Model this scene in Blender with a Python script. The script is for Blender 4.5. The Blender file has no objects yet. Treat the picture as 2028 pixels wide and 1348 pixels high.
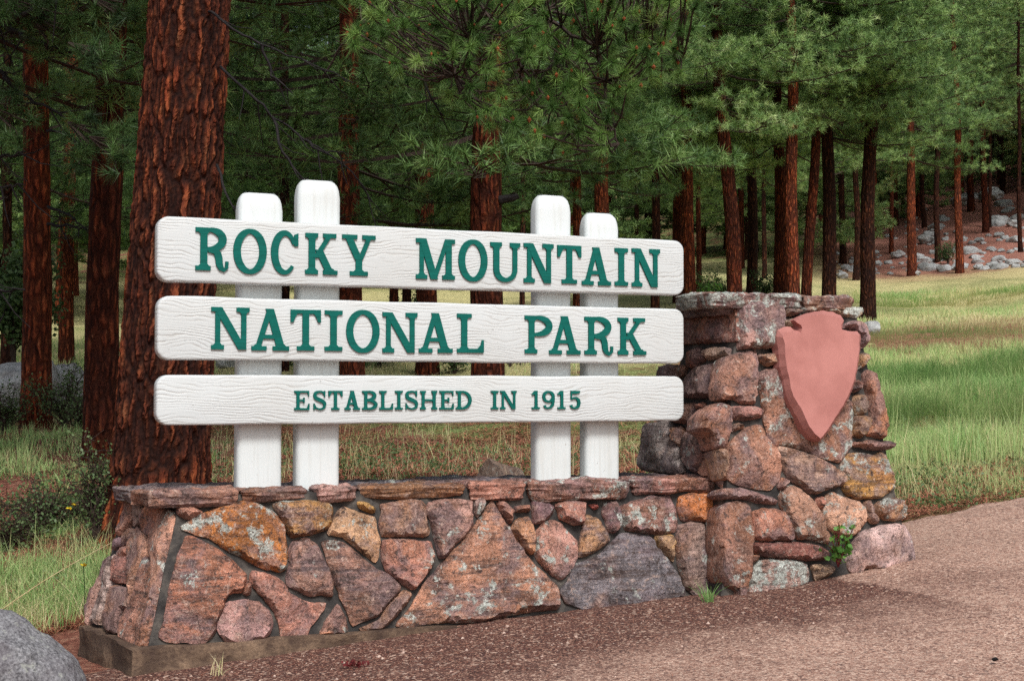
import bpy, bmesh, math, random
import numpy as np
from mathutils import Vector, Matrix, noise as mn
from mathutils.geometry import delaunay_2d_cdt
random.seed(7); RNG = np.random.default_rng(7)
SC = bpy.context.scene
COL = SC.collection
rad = math.radians

# ---------------------------------------------------------------- camera, world, sun, exposure
FPX = 2900.0; PITCH = math.atan(105 / FPX); CAMZ = 1.2
cam_data = bpy.data.cameras.new('camera'); cam = bpy.data.objects.new('camera', cam_data); COL.objects.link(cam)
cam.location = (0, 0, CAMZ); cam.rotation_euler = (math.pi / 2 + PITCH, 0, 0)
cam_data.sensor_width = 36; cam_data.lens = 36 * FPX / 2028; cam_data.clip_end = 1500; cam_data.clip_start = .05
SC.camera = cam
SUN_EL, SUN_AZ = rad(48), rad(163)      # high, soft light from behind the camera
W = bpy.data.worlds.new('World'); SC.world = W; W.use_nodes = True
nt = W.node_tree; nt.nodes.clear()
sky = nt.nodes.new('ShaderNodeTexSky'); sky.sky_type = 'NISHITA'; sky.sun_disc = False
sky.sun_elevation = SUN_EL; sky.sun_rotation = SUN_AZ; sky.dust_density = 4; sky.air_density = 1.0
hs = nt.nodes.new('ShaderNodeHueSaturation'); hs.inputs['Saturation'].default_value = .62
bg = nt.nodes.new('ShaderNodeBackground'); bg.inputs['Strength'].default_value = .075
wo = nt.nodes.new('ShaderNodeOutputWorld')
nt.links.new(sky.outputs[0], hs.inputs['Color']); nt.links.new(hs.outputs[0], bg.inputs[0]); nt.links.new(bg.outputs[0], wo.inputs[0])
sl = bpy.data.lights.new('sun', 'SUN'); sl.energy = 1.5; sl.angle = rad(14); sl.color = (1, .995, .985)
sun = bpy.data.objects.new('sun', sl); COL.objects.link(sun)
sd = Vector((math.sin(SUN_AZ) * math.cos(SUN_EL), math.cos(SUN_AZ) * math.cos(SUN_EL), math.sin(SUN_EL)))
sun.rotation_euler = sd.to_track_quat('Z', 'Y').to_euler(); sun.location = sd * 40
SC.view_settings.view_transform = 'Standard'; SC.view_settings.look = 'None'
SC.view_settings.exposure = 0.84; SC.view_settings.gamma = 1.0
SC.render.engine = 'CYCLES'; SC.cycles.max_bounces = 5; SC.cycles.diffuse_bounces = 3; SC.cycles.use_denoising = False; SC.cycles.sample_clamp_indirect = 4

# ---------------------------------------------------------------- geometry of the place
TH = rad(23.6); CT, ST = math.cos(TH), math.sin(TH)
Fv = np.array([0, math.cos(PITCH), math.sin(PITCH)]); Uv = np.array([0, -math.sin(PITCH), math.cos(PITCH)])
CAM = np.array([0, 0, CAMZ]); uv_ = np.array([CT, ST, 0]); nv_ = np.array([ST, -CT, 0])
def ray(x, y): return Fv + np.array([1., 0, 0]) * (x - 1014) / FPX + Uv * (674 - y) / FPX
_r = ray(312, 779); P0 = CAM + _r * (6.38 / _r[1]); P0[2] = 0
# wall frame: local x along the sign, local y away from the road, z up
def toL(q): d = q - P0; return np.array([d @ uv_, -(d @ nv_), q[2]])
def toLd(d): return np.array([d @ uv_, -(d @ nv_), d[2]])
def L2W(x, y): return P0[0] + x * CT - y * ST, P0[1] + x * ST + y * CT
CL = toL(CAM)
def hit(px, py, pl):
    p, n = pl; d = toLd(ray(px, py)); t = ((p - CL) @ n) / (d @ n); return CL + d * t
def nrm(v): v = np.asarray(v, float); return v / np.linalg.norm(v)
def vplane(y): return (np.array([0, y, 0.]), np.array([0, -1., 0]))
def at(px, Y): return (px - 1014) / FPX * Y                 # world X of a bearing at a depth

_rw = np.array([5, 7, 9, 11, 14, 18, 24, 32, 42, 55, 70, 90, 120, 160, 240, 400.])
_cl = np.array([-900, 0, 200, 500, 1000, 1400, 1750, 2028, 2900.])
_T = np.array([
 [1480,1290,1110, 975, 880, 815, 750, 690, 640, 600, 560, 500, 400, 290, 200, 150],
 [1480,1290,1110, 975, 880, 815, 750, 690, 640, 600, 560, 500, 400, 290, 200, 150],
 [1480,1270,1075, 965, 880, 815, 750, 690, 640, 600, 560, 500, 400, 290, 200, 150],
 [1480,1230,1040, 950, 880, 820, 755, 690, 630, 595, 560, 500, 400, 290, 200, 150],
 [1480,1180,1000, 935, 880, 815, 745, 680, 620, 590, 555, 500, 400, 290, 200, 150],
 [1480,1150,1010, 935, 875, 800, 720, 640, 585, 555, 520, 480, 380, 280, 190, 150],
 [1480,1150,1030, 960, 890, 820, 745, 670, 610, 555, 500, 430, 340, 260, 180, 140],
 [1480,1150,1005, 940, 860, 790, 715, 650, 590, 535, 460, 370, 290, 220, 150, 120],
 [1480,1150,1005, 940, 860, 790, 715, 650, 590, 535, 460, 370, 290, 220, 150, 120]])
def _hash(ix, iy, s):
    v = np.sin(ix * 127.1 + iy * 311.7 + s * 74.7) * 43758.5453
    return v - np.floor(v)
def vnoise(x, y, s=0):
    ix, iy = np.floor(x), np.floor(y); fx, fy = x - ix, y - iy
    fx = fx * fx * (3 - 2 * fx); fy = fy * fy * (3 - 2 * fy)
    a, b, c, d = _hash(ix, iy, s), _hash(ix + 1, iy, s), _hash(ix, iy + 1, s), _hash(ix + 1, iy + 1, s)
    return (a * (1 - fx) + b * fx) * (1 - fy) + (c * (1 - fx) + d * fx) * fy
def fbm(x, y, s=0, o=4):
    r = 0; a = .5
    for i in range(o): r = r + a * vnoise(x, y, s + i); x = x * 2.03 + 11.3; y = y * 2.03 + 4.7; a *= .5
    return r / (1 - .5 ** o)
def sstep(a, b, x): t = np.clip((x - a) / (b - a), 0, 1); return t * t * (3 - 2 * t)
def ground(X, Y):
    X = np.asarray(X, float); Y = np.asarray(Y, float); Yc = np.clip(Y, 5, 399)
    plane = np.interp((X + 1.54) * CT + (np.maximum(Y, 5) - 6) * ST, [-12, -2, 0, 1.65, 2.86, 3.4, 3.97, 6, 12], [-.5, -.10, .022, .142, .205, .250, .318, .49, .95])
    px = np.clip(1014 + FPX * X / Yc, -900, 2899)
    ci = np.clip(np.searchsorted(_cl, px, side='right') - 1, 0, len(_cl) - 2)
    ri = np.clip(np.searchsorted(_rw, Yc, side='right') - 1, 0, len(_rw) - 2)
    fc = (px - _cl[ci]) / (_cl[ci + 1] - _cl[ci])
    fr = (np.log(Yc) - np.log(_rw[ri])) / (np.log(_rw[ri + 1]) - np.log(_rw[ri]))
    ty = (_T[ci, ri] * (1 - fr) + _T[ci, ri + 1] * fr) * (1 - fc) + (_T[ci + 1, ri] * (1 - fr) + _T[ci + 1, ri + 1] * fr) * fc
    z = CAMZ - (ty - 779) / FPX * Yc
    d = -((X - P0[0]) * nv_[0] + (Y - P0[1]) * nv_[1])       # distance behind the sign
    t = sstep(.0, 1.3, d)
    zz = plane * (1 - t) + z * t
    bump = (fbm(X * .9, Y * .9, 3) - .5) * .10 + (fbm(X * 5, Y * 5, 9, 3) - .5) * .035
    far = sstep(9, 16, Y); zz = zz + bump * (.25 + .75 * t) * (1 + far) + far * (fbm(X * .25, Y * .25, 5, 3) - .5) * .35
    return zz
def gz(x, y): return float(ground(np.array([x]), np.array([y]))[0])

# ---------------------------------------------------------------- helpers
def tag(o, label=None, cat=None, group=None, kind=None):
    if label: o['label'] = label
    if cat: o['category'] = cat
    if group: o['group'] = group
    if kind: o['kind'] = kind
    return o
def link(name, data, parent=None, loc=(0, 0, 0), rot=0):
    o = bpy.data.objects.new(name, data); COL.objects.link(o); o.location = loc
    if rot: o.rotation_euler = (0, 0, rot)
    if parent: o.parent = parent
    return o
def empty(name, loc=(0, 0, 0), rot=0): return link(name, None, None, loc, rot)
def mesh_np(name, V, F, mats, smooth=False, mi=None, col=None, sharp=None):
    """V (n,3), F list of index tuples or (m,k) array"""
    me = bpy.data.meshes.new(name)
    V = np.asarray(V, np.float32)
    if isinstance(F, np.ndarray):
        m, k = F.shape
        me.vertices.add(len(V)); me.vertices.foreach_set('co', V.ravel())
        me.loops.add(m * k); me.loops.foreach_set('vertex_index', F.astype(np.int32).ravel())
        me.polygons.add(m); me.polygons.foreach_set('loop_start', (np.arange(m) * k).astype(np.int32))
        me.polygons.foreach_set('loop_total', np.full(m, k, np.int32))
        me.update(calc_edges=True)
    else:
        me.from_pydata([tuple(v) for v in V.tolist()], [], F); me.update()
    for m_ in (mats if isinstance(mats, (list, tuple)) else [mats]): me.materials.append(m_)
    if mi is not None: me.polygons.foreach_set('material_index', np.asarray(mi, np.int32))
    me.polygons.foreach_set('use_smooth', np.full(len(me.polygons), bool(smooth)))
    if sharp: me.set_sharp_from_angle(angle=rad(sharp))
    if col is not None:
        a = me.color_attributes.new('tone', 'FLOAT_COLOR', 'POINT')
        c = np.ones((len(V), 4), np.float32); c[:, :col.shape[1]] = col; a.data.foreach_set('color', c.ravel())
    return me

class NM:
    def __init__(s, name, rough=.8, spec=.3):
        s.m = bpy.data.materials.new(name); s.m.use_nodes = True; s.t = s.m.node_tree
        s.b = s.t.nodes['Principled BSDF']; s.b.inputs['Roughness'].default_value = rough
        s.b.inputs['Specular IOR Level'].default_value = spec
    def n(s, typ, ins=None, **kw):
        nd = s.t.nodes.new('ShaderNode' + typ)
        for k, v in kw.items(): setattr(nd, k, v)
        for k, v in (ins or {}).items():
            if isinstance(v, bpy.types.NodeSocket): s.t.links.new(v, nd.inputs[k])
            else: nd.inputs[k].default_value = v
        return nd
    def coord(s, which='Object', scale=(1, 1, 1), rnd=0):
        c = s.n('TexCoord').outputs[which]
        if rnd:
            r = s.n('ObjectInfo').outputs['Random']
            r = s.n('Math', {0: r, 1: rnd}, operation='MULTIPLY').outputs[0]
            c = s.n('VectorMath', {0: c, 1: r}, operation='ADD').outputs[0]
        return s.n('Mapping', {'Vector': c, 'Scale': scale}).outputs[0]
    def noise(s, c, scale, detail=4, rough=.55, dist=0):
        return s.n('TexNoise', {'Vector': c, 'Scale': scale, 'Detail': detail, 'Roughness': rough, 'Distortion': dist}).outputs['Fac']
    def ramp(s, fac, stops):
        r = s.n('ValToRGB', {'Fac': fac}); e = r.color_ramp.elements
        while len(e) > 1: e.remove(e[-1])
        for i, (p, c) in enumerate(stops):
            el = e[0] if i == 0 else e.new(p)
            el.position = p; c = (c, c, c) if isinstance(c, (int, float)) else c; el.color = (*c, 1)
        return r.outputs[0]
    def mix(s, f, a, b, mode='MIX'):
        m = s.n('Mix', data_type='RGBA', blend_type=mode)
        for i, v in ((0, f), (6, a), (7, b)):
            if isinstance(v, bpy.types.NodeSocket): s.t.links.new(v, m.inputs[i])
            else: m.inputs[i].default_value = v if i == 0 else (*v, 1)
        return m.outputs[2]
    def math(s, op, a, b=0, c=0): return s.n('Math', {0: a, 1: b, 2: c}, operation=op).outputs[0]
    def bump(s, h, strength=.5, dist=.01, prev=None):
        i = {'Height': h, 'Strength': strength, 'Distance': dist}
        if prev is not None: i['Normal'] = prev
        return s.n('Bump', i).outputs[0]
    def out(s, color=None, normal=None, rough=None):
        for k, v in (('Base Color', color), ('Normal', normal), ('Roughness', rough)):
            if v is None: continue
            if isinstance(v, bpy.types.NodeSocket): s.t.links.new(v, s.b.inputs[k])
            else: s.b.inputs[k].default_value = (*v, 1) if k == 'Base Color' else v
        return s.m

# ---------------------------------------------------------------- materials
def m_stone():
    m = NM('field_stone', .72, .35); c = m.coord(rnd=37.0)
    oi = m.n('ObjectInfo'); base = oi.outputs['Color']; alpha = oi.outputs['Alpha']
    n1 = m.noise(c, 7, 6, .62, .6); n2 = m.noise(c, 26, 6, .7, .4); n3 = m.noise(c, 90, 4, .7); n4 = m.noise(c, 3.2, 4, .55, .3)
    w = m.ramp(n1, [(.3, .55), (.43, 1.0), (.53, 1.5), (.66, 2.2)])
    col = m.mix(1, base, w, 'MULTIPLY')
    hs_ = m.n('HueSaturation', {'Saturation': 1.18, 'Value': .97, 'Color': col}).outputs[0]; col = hs_
    rnd = oi.outputs['Random']; stq = m.noise(m.n('Mapping', {'Vector': c, 'Rotation': (.4, .9, .2), 'Scale': (4, 4, 38)}).outputs[0], 1.0, 5, .65, .3)
    stm = m.math('MULTIPLY', m.ramp(rnd, [(.5, 0), (.62, 1)]), m.ramp(stq, [(.38, .85), (.52, 0)])); col = m.mix(stm, col, (.07, .042, .035))
    col = m.mix(m.ramp(n4, [(.50, 0), (.64, .5)]), col, (.38, .155, .07))           # rust
    col = m.mix(m.ramp(m.noise(c, 5.1, 5, .6, .8), [(.48, 0), (.60, .6)]), col, (.20, .145, .16))  # purple grey
    col = m.mix(m.ramp(n2, [(.36, .9), (.45, 0)]), col, (.055, .035, .03))          # dark pits and seams
    col = m.mix(m.ramp(n2, [(.55, 0), (.66, .65)]), col, (.60, .42, .34))
    ln = m.noise(c, 11, 7, .72, .25); th = m.math('MULTIPLY_ADD', alpha, -.22, .675)
    lm = m.math('MULTIPLY', m.math('SUBTRACT', ln, th), 22)
    lm = m.n('Clamp', {0: lm}).outputs[0]
    lm = m.math('MULTIPLY', lm, m.ramp(n3, [(.36, .25), (.5, 1)]))
    lc = m.mix(m.ramp(m.noise(c, 40, 3), [(.42, 0), (.6, 1)]), (.34, .37, .33), (.60, .64, .58))
    col = m.mix(lm, col, lc)
    col = m.mix(m.ramp(n3, [(.36, .6), (.48, 0)]), col, (.05, .035, .03)); col = m.mix(m.ramp(n3, [(.56, 0), (.68, .4)]), col, (.62, .5, .44))
    cw = m.n('VectorMath', {0: c, 1: m.n('VectorMath', {0: m.n('TexNoise', {'Vector': c, 'Scale': 14.0, 'Detail': 4}).outputs['Color'], 1: (.10, .10, .10)}, operation='MULTIPLY').outputs[0]}, operation='ADD').outputs[0]
    vo = m.n('TexVoronoi', {'Vector': cw, 'Scale': 11.0}, feature='DISTANCE_TO_EDGE').outputs['Distance']
    b = m.bump(n2, 1, .022); b = m.bump(n3, .9, .007, b); b = m.bump(m.ramp(vo, [(0, 0), (.06, 1)]), .3, .01, b)
    col = m.mix(m.math('MULTIPLY', m.ramp(vo, [(0, .75), (.03, 0)]), m.ramp(n4, [(.5, 0), (.58, 1)])), col, (.05, .03, .027))
    b = m.bump(n1, .8, .03, b); b = m.bump(m.math('MULTIPLY', stq, m.ramp(rnd, [(.5, 0), (.62, 1)])), .8, .012, b)
    return m.out(col, b, m.ramp(n2, [(.3, .5), (.6, .82)]))
def m_mortar():
    m = NM('mortar', .9, .2); c = m.coord(); n = m.noise(c, 9, 6, .6); n2 = m.noise(c, 60, 5, .7)
    col = m.ramp(n, [(.3, (.018, .017, .017)), (.5, (.05, .046, .043)), (.66, (.12, .105, .09))])
    return m.out(col, m.bump(n2, .7, .006, m.bump(n, .6, .03)))
def m_concrete():
    m = NM('footing_concrete', .85, .25); c = m.coord(); n = m.noise(c, 4, 6, .65, .4); n2 = m.noise(c, 45, 5, .7)
    col = m.ramp(n, [(.3, (.05, .031, .023)), (.5, (.105, .068, .046)), (.66, (.24, .16, .105))])
    col = m.mix(m.ramp(n2, [(.4, .5), (.55, 0)]), col, (.05, .03, .025))
    return m.out(col, m.bump(n2, .8, .008, m.bump(n, .8, .03)))
def m_paint(name, col0, dirt, scale=(1, 1, 1), grain=True, st=1.0):
    m = NM(name, .42, .4); c0 = m.coord(rnd=5.3)
    if grain:
        warp = m.n('TexNoise', {'Vector': m.n('Mapping', {'Vector': c0, 'Scale': (2.2, 2.2, 5.0)}).outputs[0], 'Scale': 1.0, 'Detail': 2.5}).outputs['Fac']
        w2 = m.n('TexNoise', {'Vector': m.n('Mapping', {'Vector': c0, 'Scale': (9, 9, 26)}).outputs[0], 'Scale': 1.0, 'Detail': 2}).outputs['Fac']
        z = m.n('SeparateXYZ', {0: c0}).outputs[2]
        ph = m.math('ADD', m.math('MULTIPLY', z, 380.0), m.math('ADD', m.math('MULTIPLY', warp, 62.0), m.math('MULTIPLY', w2, 11.0)))
        s = m.math('SINE', ph); g = m.math('POWER', m.math('MULTIPLY_ADD', s, .5, .5), 3.6)
        brk = m.ramp(m.noise(m.n('Mapping', {'Vector': c0, 'Scale': (3, 3, 14)}).outputs[0], 1.6, 3), [(.38, .08), (.66, 1)])
        g = m.math('MULTIPLY', g, brk)
        fine = m.noise(m.n('Mapping', {'Vector': c0, 'Scale': (12, 12, 160)}).outputs[0], 1, 3)
        b = m.bump(m.math('SUBTRACT', 1, g), .42 * st, .004); b = m.bump(fine, .25 * st, .0015, b)
        col = m.mix(m.math('MULTIPLY', g, dirt), col0, (.40, .38, .34))
    else:
        g = m.noise(m.n('Mapping', {'Vector': c0, 'Scale': (60, 60, 3)}).outputs[0], 1, 4)
        b = m.bump(g, .25, .003); col = m.mix(m.ramp(g, [(.35, dirt), (.5, 0)]), col0, (.45, .43, .38))
    big = m.noise(c0, 3, 4)
    col = m.mix(m.ramp(big, [(.35, .16), (.6, 0)]), col, (.47, .45, .39))
    sp = m.noise(c0, 55, 2); col = m.mix(m.ramp(sp, [(.73, 0), (.77, .6)]), col, (.22, .20, .17))
    return m.out(col, b)
def m_green():
    m = NM('green_letter_paint', .65, .15); c = m.coord(); n = m.noise(m.n('Mapping', {'Vector': c, 'Scale': (10, 10, 120)}).outputs[0], 1, 3)
    return m.out(m.ramp(n, [(.3, (.002, .085, .068)), (.6, (.003, .125, .10))]), m.bump(n, .4, .002))
def m_sandstone():
    m = NM('salmon_plaque', .75, .25); c = m.coord(); n = m.noise(c, 5, 5, .6); n2 = m.noise(c, 60, 5, .7)
    col = m.ramp(n, [(.35, (.36, .145, .124)), (.6, (.445, .19, .164))])
    return m.out(col, m.bump(n2, .35, .003))
def m_bark(name, tint=(1, 1, 1), sc=1.0, attr=False):
    m = NM(name, .85, .08); c = m.coord(rnd=11.0)
    cc = m.n('VectorMath', {0: m.n('Mapping', {'Vector': c, 'Scale': (sc, sc, .22 * sc)}).outputs[0],
                            1: m.n('VectorMath', {0: m.n('TexNoise', {'Vector': c, 'Scale': 5.0 * sc, 'Detail': 3}).outputs['Color'], 1: (.09, .09, .09)}, operation='MULTIPLY').outputs[0]}, operation='ADD').outputs[0]
    v = m.n('TexVoronoi', {'Vector': cc, 'Scale': 15.0}, feature='DISTANCE_TO_EDGE').outputs['Distance']
    if attr: v = m.n('Attribute', attribute_name='tone').outputs['Fac']
    n = m.noise(m.n('Mapping', {'Vector': c, 'Scale': (1, 1, .35)}).outputs[0], 22 * sc, 6, .7); nb = m.noise(c, 1.7, 3)
    plate = m.ramp(v, [(0, 0), (.10, .25), (.28, 1)])
    t = lambda a: tuple(x * y for x, y in zip(a, tint))
    pc = m.ramp(n, [(.32, t((.055, .014, .009))), (.46, t((.25, .058, .026))), (.58, t((.44, .125, .048))), (.72, t((.58, .27, .14)))])
    pc = m.mix(m.ramp(nb, [(.4, .55), (.65, 0)]), pc, t((.06, .028, .022)))
    col = m.mix(m.math('MULTIPLY', plate, 1.0) if attr else m.math('MULTIPLY_ADD', plate, .78, .22), t((.018, .009, .008)), pc)
    b = m.bump(plate, 1, .03 / sc); b = m.bump(n, .8, .012, b)
    return m.out(col, b)
def m_needle(name, stops, trans=.25):
    m = NM(name, .5, .35)
    tone = m.n('Attribute', attribute_name='tone').outputs['Fac']; r = m.n('ObjectInfo').outputs['Random']
    f = m.math('ADD', m.math('MULTIPLY', tone, .75), m.math('MULTIPLY', r, .25))
    col = m.ramp(f, stops); m.out(col)
    tr = m.n('BsdfTranslucent', {'Color': col}); mx = m.n('MixShader', {0: trans, 1: m.b.outputs[0], 2: tr.outputs[0]})
    m.t.links.new(mx.outputs[0], m.t.nodes['Material Output'].inputs[0]); return m.m
def m_plain(name, c1, c2, scale=20, rough=.8, bd=.01):
    m = NM(name, rough, .25); c = m.coord(rnd=9.0); n = m.noise(c, scale, 6, .65)
    return m.out(m.ramp(n, [(.35, c1), (.62, c2)]), m.bump(n, .7, bd))
def m_granite(name, dk=(.10, .10, .11), lt=(.42, .42, .43)):
    m = NM(name, .8, .3); c = m.coord(rnd=13.0); a = m.noise(c, 5, 6, .65, .3); b_ = m.noise(c, 85, 3, .7); e = m.noise(c, 24, 5, .7)
    col = m.ramp(b_, [(.33, dk), (.5, tuple((x + y) / 2 for x, y in zip(dk, lt))), (.66, lt)])
    col = m.mix(m.ramp(a, [(.35, .6), (.6, 0)]), col, (.09, .075, .085)); col = m.mix(m.ramp(e, [(.58, 0), (.66, .7)]), col, (.33, .34, .30))
    col = m.mix(m.ramp(e, [(.34, .7), (.42, 0)]), col, (.05, .05, .05))
    return m.out(col, m.bump(b_, .5, .004, m.bump(a, .7, .03)))
def m_ground():
    m = NM('forest_floor', .95, .15); c = m.coord('Object')
    tone = m.n('SeparateColor', {0: m.n('Attribute', attribute_name='tone').outputs['Color']})
    need, green, dry = tone.outputs[0], tone.outputs[1], tone.outputs[2]
    n1 = m.noise(c, 1.3, 6, .65); n2 = m.noise(c, 14, 6, .75); n3 = m.noise(c, 60, 4, .7); n0 = m.noise(c, .22, 5, .65)
    soil = m.ramp(n2, [(.3, (.09, .03, .02)), (.5, (.27, .105, .072)), (.68, (.50, .29, .19))])
    gr = m.ramp(n2, [(.3, (.09, .11, .035)), (.5, (.22, .27, .09)), (.7, (.38, .40, .17))])
    dr = m.ramp(n2, [(.3, (.32, .26, .10)), (.5, (.55, .50, .23)), (.7, (.72, .66, .38))])
    dr = m.mix(m.ramp(n0, [(.40, .6), (.52, 0)]), dr, m.ramp(n2, [(.3, (.11, .14, .04)), (.7, (.30, .34, .13))]))
    fg = m.math('ADD', green, m.math('MULTIPLY_ADD', n1, 1.5, -.75)); fg = m.ramp(fg, [(.35, 0), (.65, 1)])
    fd = m.math('ADD', dry, m.math('MULTIPLY_ADD', n1, 1.0, -.5)); fd = m.ramp(fd, [(.35, 0), (.65, 1)])
    col = m.mix(fg, soil, gr); col = m.mix(fd, col, dr)
    fn = m.math('ADD', need, m.math('MULTIPLY_ADD', n1, -1.2, .6)); fn = m.ramp(fn, [(.45, 0), (.8, 1)])
    col = m.mix(m.math('MULTIPLY', fn, .9), col, soil)
    hf = m.n('Attribute', attribute_name='tone').outputs['Alpha']
    col = m.mix(m.math('MULTIPLY', hf, m.ramp(n1, [(.3, .55), (.45, 1)])), col, m.ramp(n2, [(.3, (.18, .065, .05)), (.5, (.34, .145, .11)), (.7, (.52, .30, .22))]))
    return m.out(col, m.bump(n3, .8, .02, m.bump(n2, .8, .06)))
def m_gravel():
    m = NM('gravel', .85, .3); c = m.coord('Object')
    v = m.n('TexVoronoi', {'Vector': c, 'Scale': 165.0}); v2 = m.n('TexVoronoi', {'Vector': c, 'Scale': 70.0})
    wet = m.n('SeparateColor', {0: m.n('Attribute', attribute_name='tone').outputs['Color']}).outputs[0]
    n1 = m.noise(c, 2.2, 6, .65); n2 = m.noise(c, 30, 5, .75); n3 = m.noise(c, 160, 3, .7)
    rnd = m.n('SeparateColor', {0: v.outputs['Color']}).outputs[0]; rnd2 = m.n('SeparateColor', {0: v2.outputs['Color']}).outputs[1]
    lt = m.ramp(rnd, [(0, (.10, .048, .034)), (.25, (.34, .185, .135)), (.7, (.53, .335, .25)), (1, (.82, .62, .49))])
    big = m.noise(c, .9, 5, .6); lt = m.mix(m.ramp(big, [(.35, .35), (.6, 0)]), lt, (.22, .125, .095))
    dk = m.ramp(rnd, [(0, (.025, .012, .010)), (.5, (.08, .032, .024)), (.8, (.19, .075, .05)), (1, (.52, .33, .24))])
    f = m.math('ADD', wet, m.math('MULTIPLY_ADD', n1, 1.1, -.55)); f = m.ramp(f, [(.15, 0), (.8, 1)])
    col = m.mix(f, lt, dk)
    col = m.mix(m.ramp(rnd2, [(.94, 0), (.96, .7)]), col, (.56, .40, .31)); col = m.mix(m.ramp(rnd2, [(.05, .6), (.09, 0)]), col, (.06, .03, .03))
    col = m.mix(m.ramp(n2, [(.35, .55), (.5, 0)]), col, (.09, .045, .035))
    b = m.bump(v.outputs['Distance'], -.8, .006); b = m.bump(v2.outputs['Distance'], -.2, .006, b); b = m.bump(n2, .5, .01, b)
    return m.out(col, b)

M = dict(stone=m_stone(), mortar=m_mortar(), concrete=m_concrete(), board=m_paint('white_board_paint', (.595, .63, .63), .5, st=1.0),
         post=m_paint('white_post_paint', (.65, .70, .70), .22, grain=False), green=m_green(), plaque=m_sandstone(),
         bark_big=m_bark('ponderosa_bark_near', (.84, .78, .74), 1.0, True), bark=m_bark('ponderosa_bark', (.52, .46, .46), 1.0), bark_red=m_bark('ponderosa_bark_red', (.90, .80, .76), 1.0),
         bark_dark=m_bark('pine_bark_dark', (.28, .36, .44), 1.0),
         twig=m_plain('twig', (.018, .012, .010), (.06, .04, .03), 60), limb=m_plain('dead_limb', (.006, .005, .006), (.022, .018, .018), 30),
         needle=m_needle('pine_needles', [(0, (.024, .054, .020)), (.35, (.08, .16, .045)), (.7, (.18, .31, .085)), (1, (.37, .48, .20))]),
         needle_blue=m_needle('pine_needles_blue', [(0, (.045, .090, .036)), (.35, (.16, .285, .095)), (.7, (.34, .50, .17)), (1, (.58, .68, .34))]),
         needle_near=m_needle('pine_needles_near', [(0, (.03, .075, .018)), (.4, (.11, .22, .05)), (.75, (.25, .40, .10)), (1, (.50, .62, .24))]),
         bud=m_plain('pine_bud', (.16, .035, .015), (.38, .11, .04), 80),
         leaf=m_needle('shrub_leaves', [(0, (.03, .06, .02)), (.5, (.075, .14, .045)), (1, (.17, .24, .10))], .3),
         leaf_bright=m_needle('bright_leaves', [(0, (.05, .14, .03)), (.5, (.11, .27, .05)), (1, (.30, .42, .08))], .3),
         grass=m_needle('grass_blades', [(0, (.11, .25, .07)), (.35, (.27, .45, .14)), (.6, (.46, .57, .24)), (.8, (.66, .59, .31)), (1, (.80, .70, .46))], .35),
         litter=m_plain('needle_litter', (.22, .06, .035), (.58, .25, .15), 40), yellow=m_plain('yellow_petals', (.70, .50, .02), (.8, .6, .04), 20),
         granite=m_granite('granite', (.055, .055, .06), (.33, .33, .34)), hillrock=m_granite('hill_rock', (.24, .25, .245), (.56, .575, .565)), tanrock=m_granite('tan_rock', (.16, .10, .07), (.42, .30, .22)),
         ground=m_ground(), gravel=m_gravel(), straw=m_plain('straw', (.45, .33, .16), (.62, .5, .3), 30),
         pebble=m_plain('pebble', (.30, .17, .13), (.60, .46, .38), 60, .8, .002), redleaf=m_plain('red_leaf', (.07, .012, .014), (.2, .03, .03), 40))

# ---------------------------------------------------------------- ground
def build_ground():
    nx, ny = 420, 520
    s = np.linspace(-1, 1, nx); X = np.sinh(s * 5.2) / np.sinh(5.2) * 210
    t = np.linspace(0, 1, ny); Y = -25 + 25 * t / .06
    Y = np.where(t < .06, Y, 0 + (np.exp((t - .06) / .94 * 4.2) - 1) / (math.exp(4.2) - 1) * 330)
    XX, YY = np.meshgrid(X, Y); Z = ground(XX, YY)
    V = np.stack([XX.ravel(), YY.ravel(), Z.ravel()], 1)
    i = np.arange(nx * ny).reshape(ny, nx); F = np.stack([i[:-1, :-1].ravel(), i[:-1, 1:].ravel(), i[1:, 1:].ravel(), i[1:, :-1].ravel()], 1)
    x, y = V[:, 0], V[:, 1]; yc = np.clip(y, 1, None); px = 1014 + FPX * x / yc
    right = sstep(1200, 1700, px)
    hill = sstep(1500, 1800, px) * sstep(50, 62, y)                       # red needle slope with boulders
    left = 1 - right
    need = .85 * left * (1 - sstep(11, 16, y)) + .85 * hill + .35 * sstep(60, 90, y) + .15
    need += .4 * np.exp(-((y - 15.5) / 1.0) ** 2) * sstep(300, 100, px)
    green = .55 + .2 * right
    need += .45 * right * sstep(14, 11, y); need += 1.1 * right * np.exp(-((y - 31) / 5.0) ** 2) * (fbm(x * .35, y * .22, 77) > .5)
    dry = sstep(21, 27, y) * (1 - sstep(62, 80, y)) * 1.1 * (1 - hill) + .25 * right * sstep(11, 9.5, y)
    need += .55 * left * sstep(17, 13, y) * sstep(6, 8, y); green = green - .45 * sstep(14, 9, y) * left
    col = np.stack([np.clip(need, 0, 1), green, dry, hill], 1)
    me = mesh_np('ground', V, F, M['ground'], True, col=col)
    tag(link('ground', me), 'sloping forest floor of red needles, grass and meadow', kind='structure')
build_ground()
def road_sd(X, Y):
    d = (X - P0[0]) * nv_[0] + (Y - P0[1]) * nv_[1]; u = (X - P0[0]) * CT + (Y - P0[1]) * ST
    a = d - .02; b = np.minimum((9.05 + (X - 2.5) * .60) - Y, (u - 3.1))
    sdv = np.maximum(a, b); lim = X + 1.95 + (Y - 5.9) * .1
    return np.minimum(sdv, lim * .8)
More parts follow.
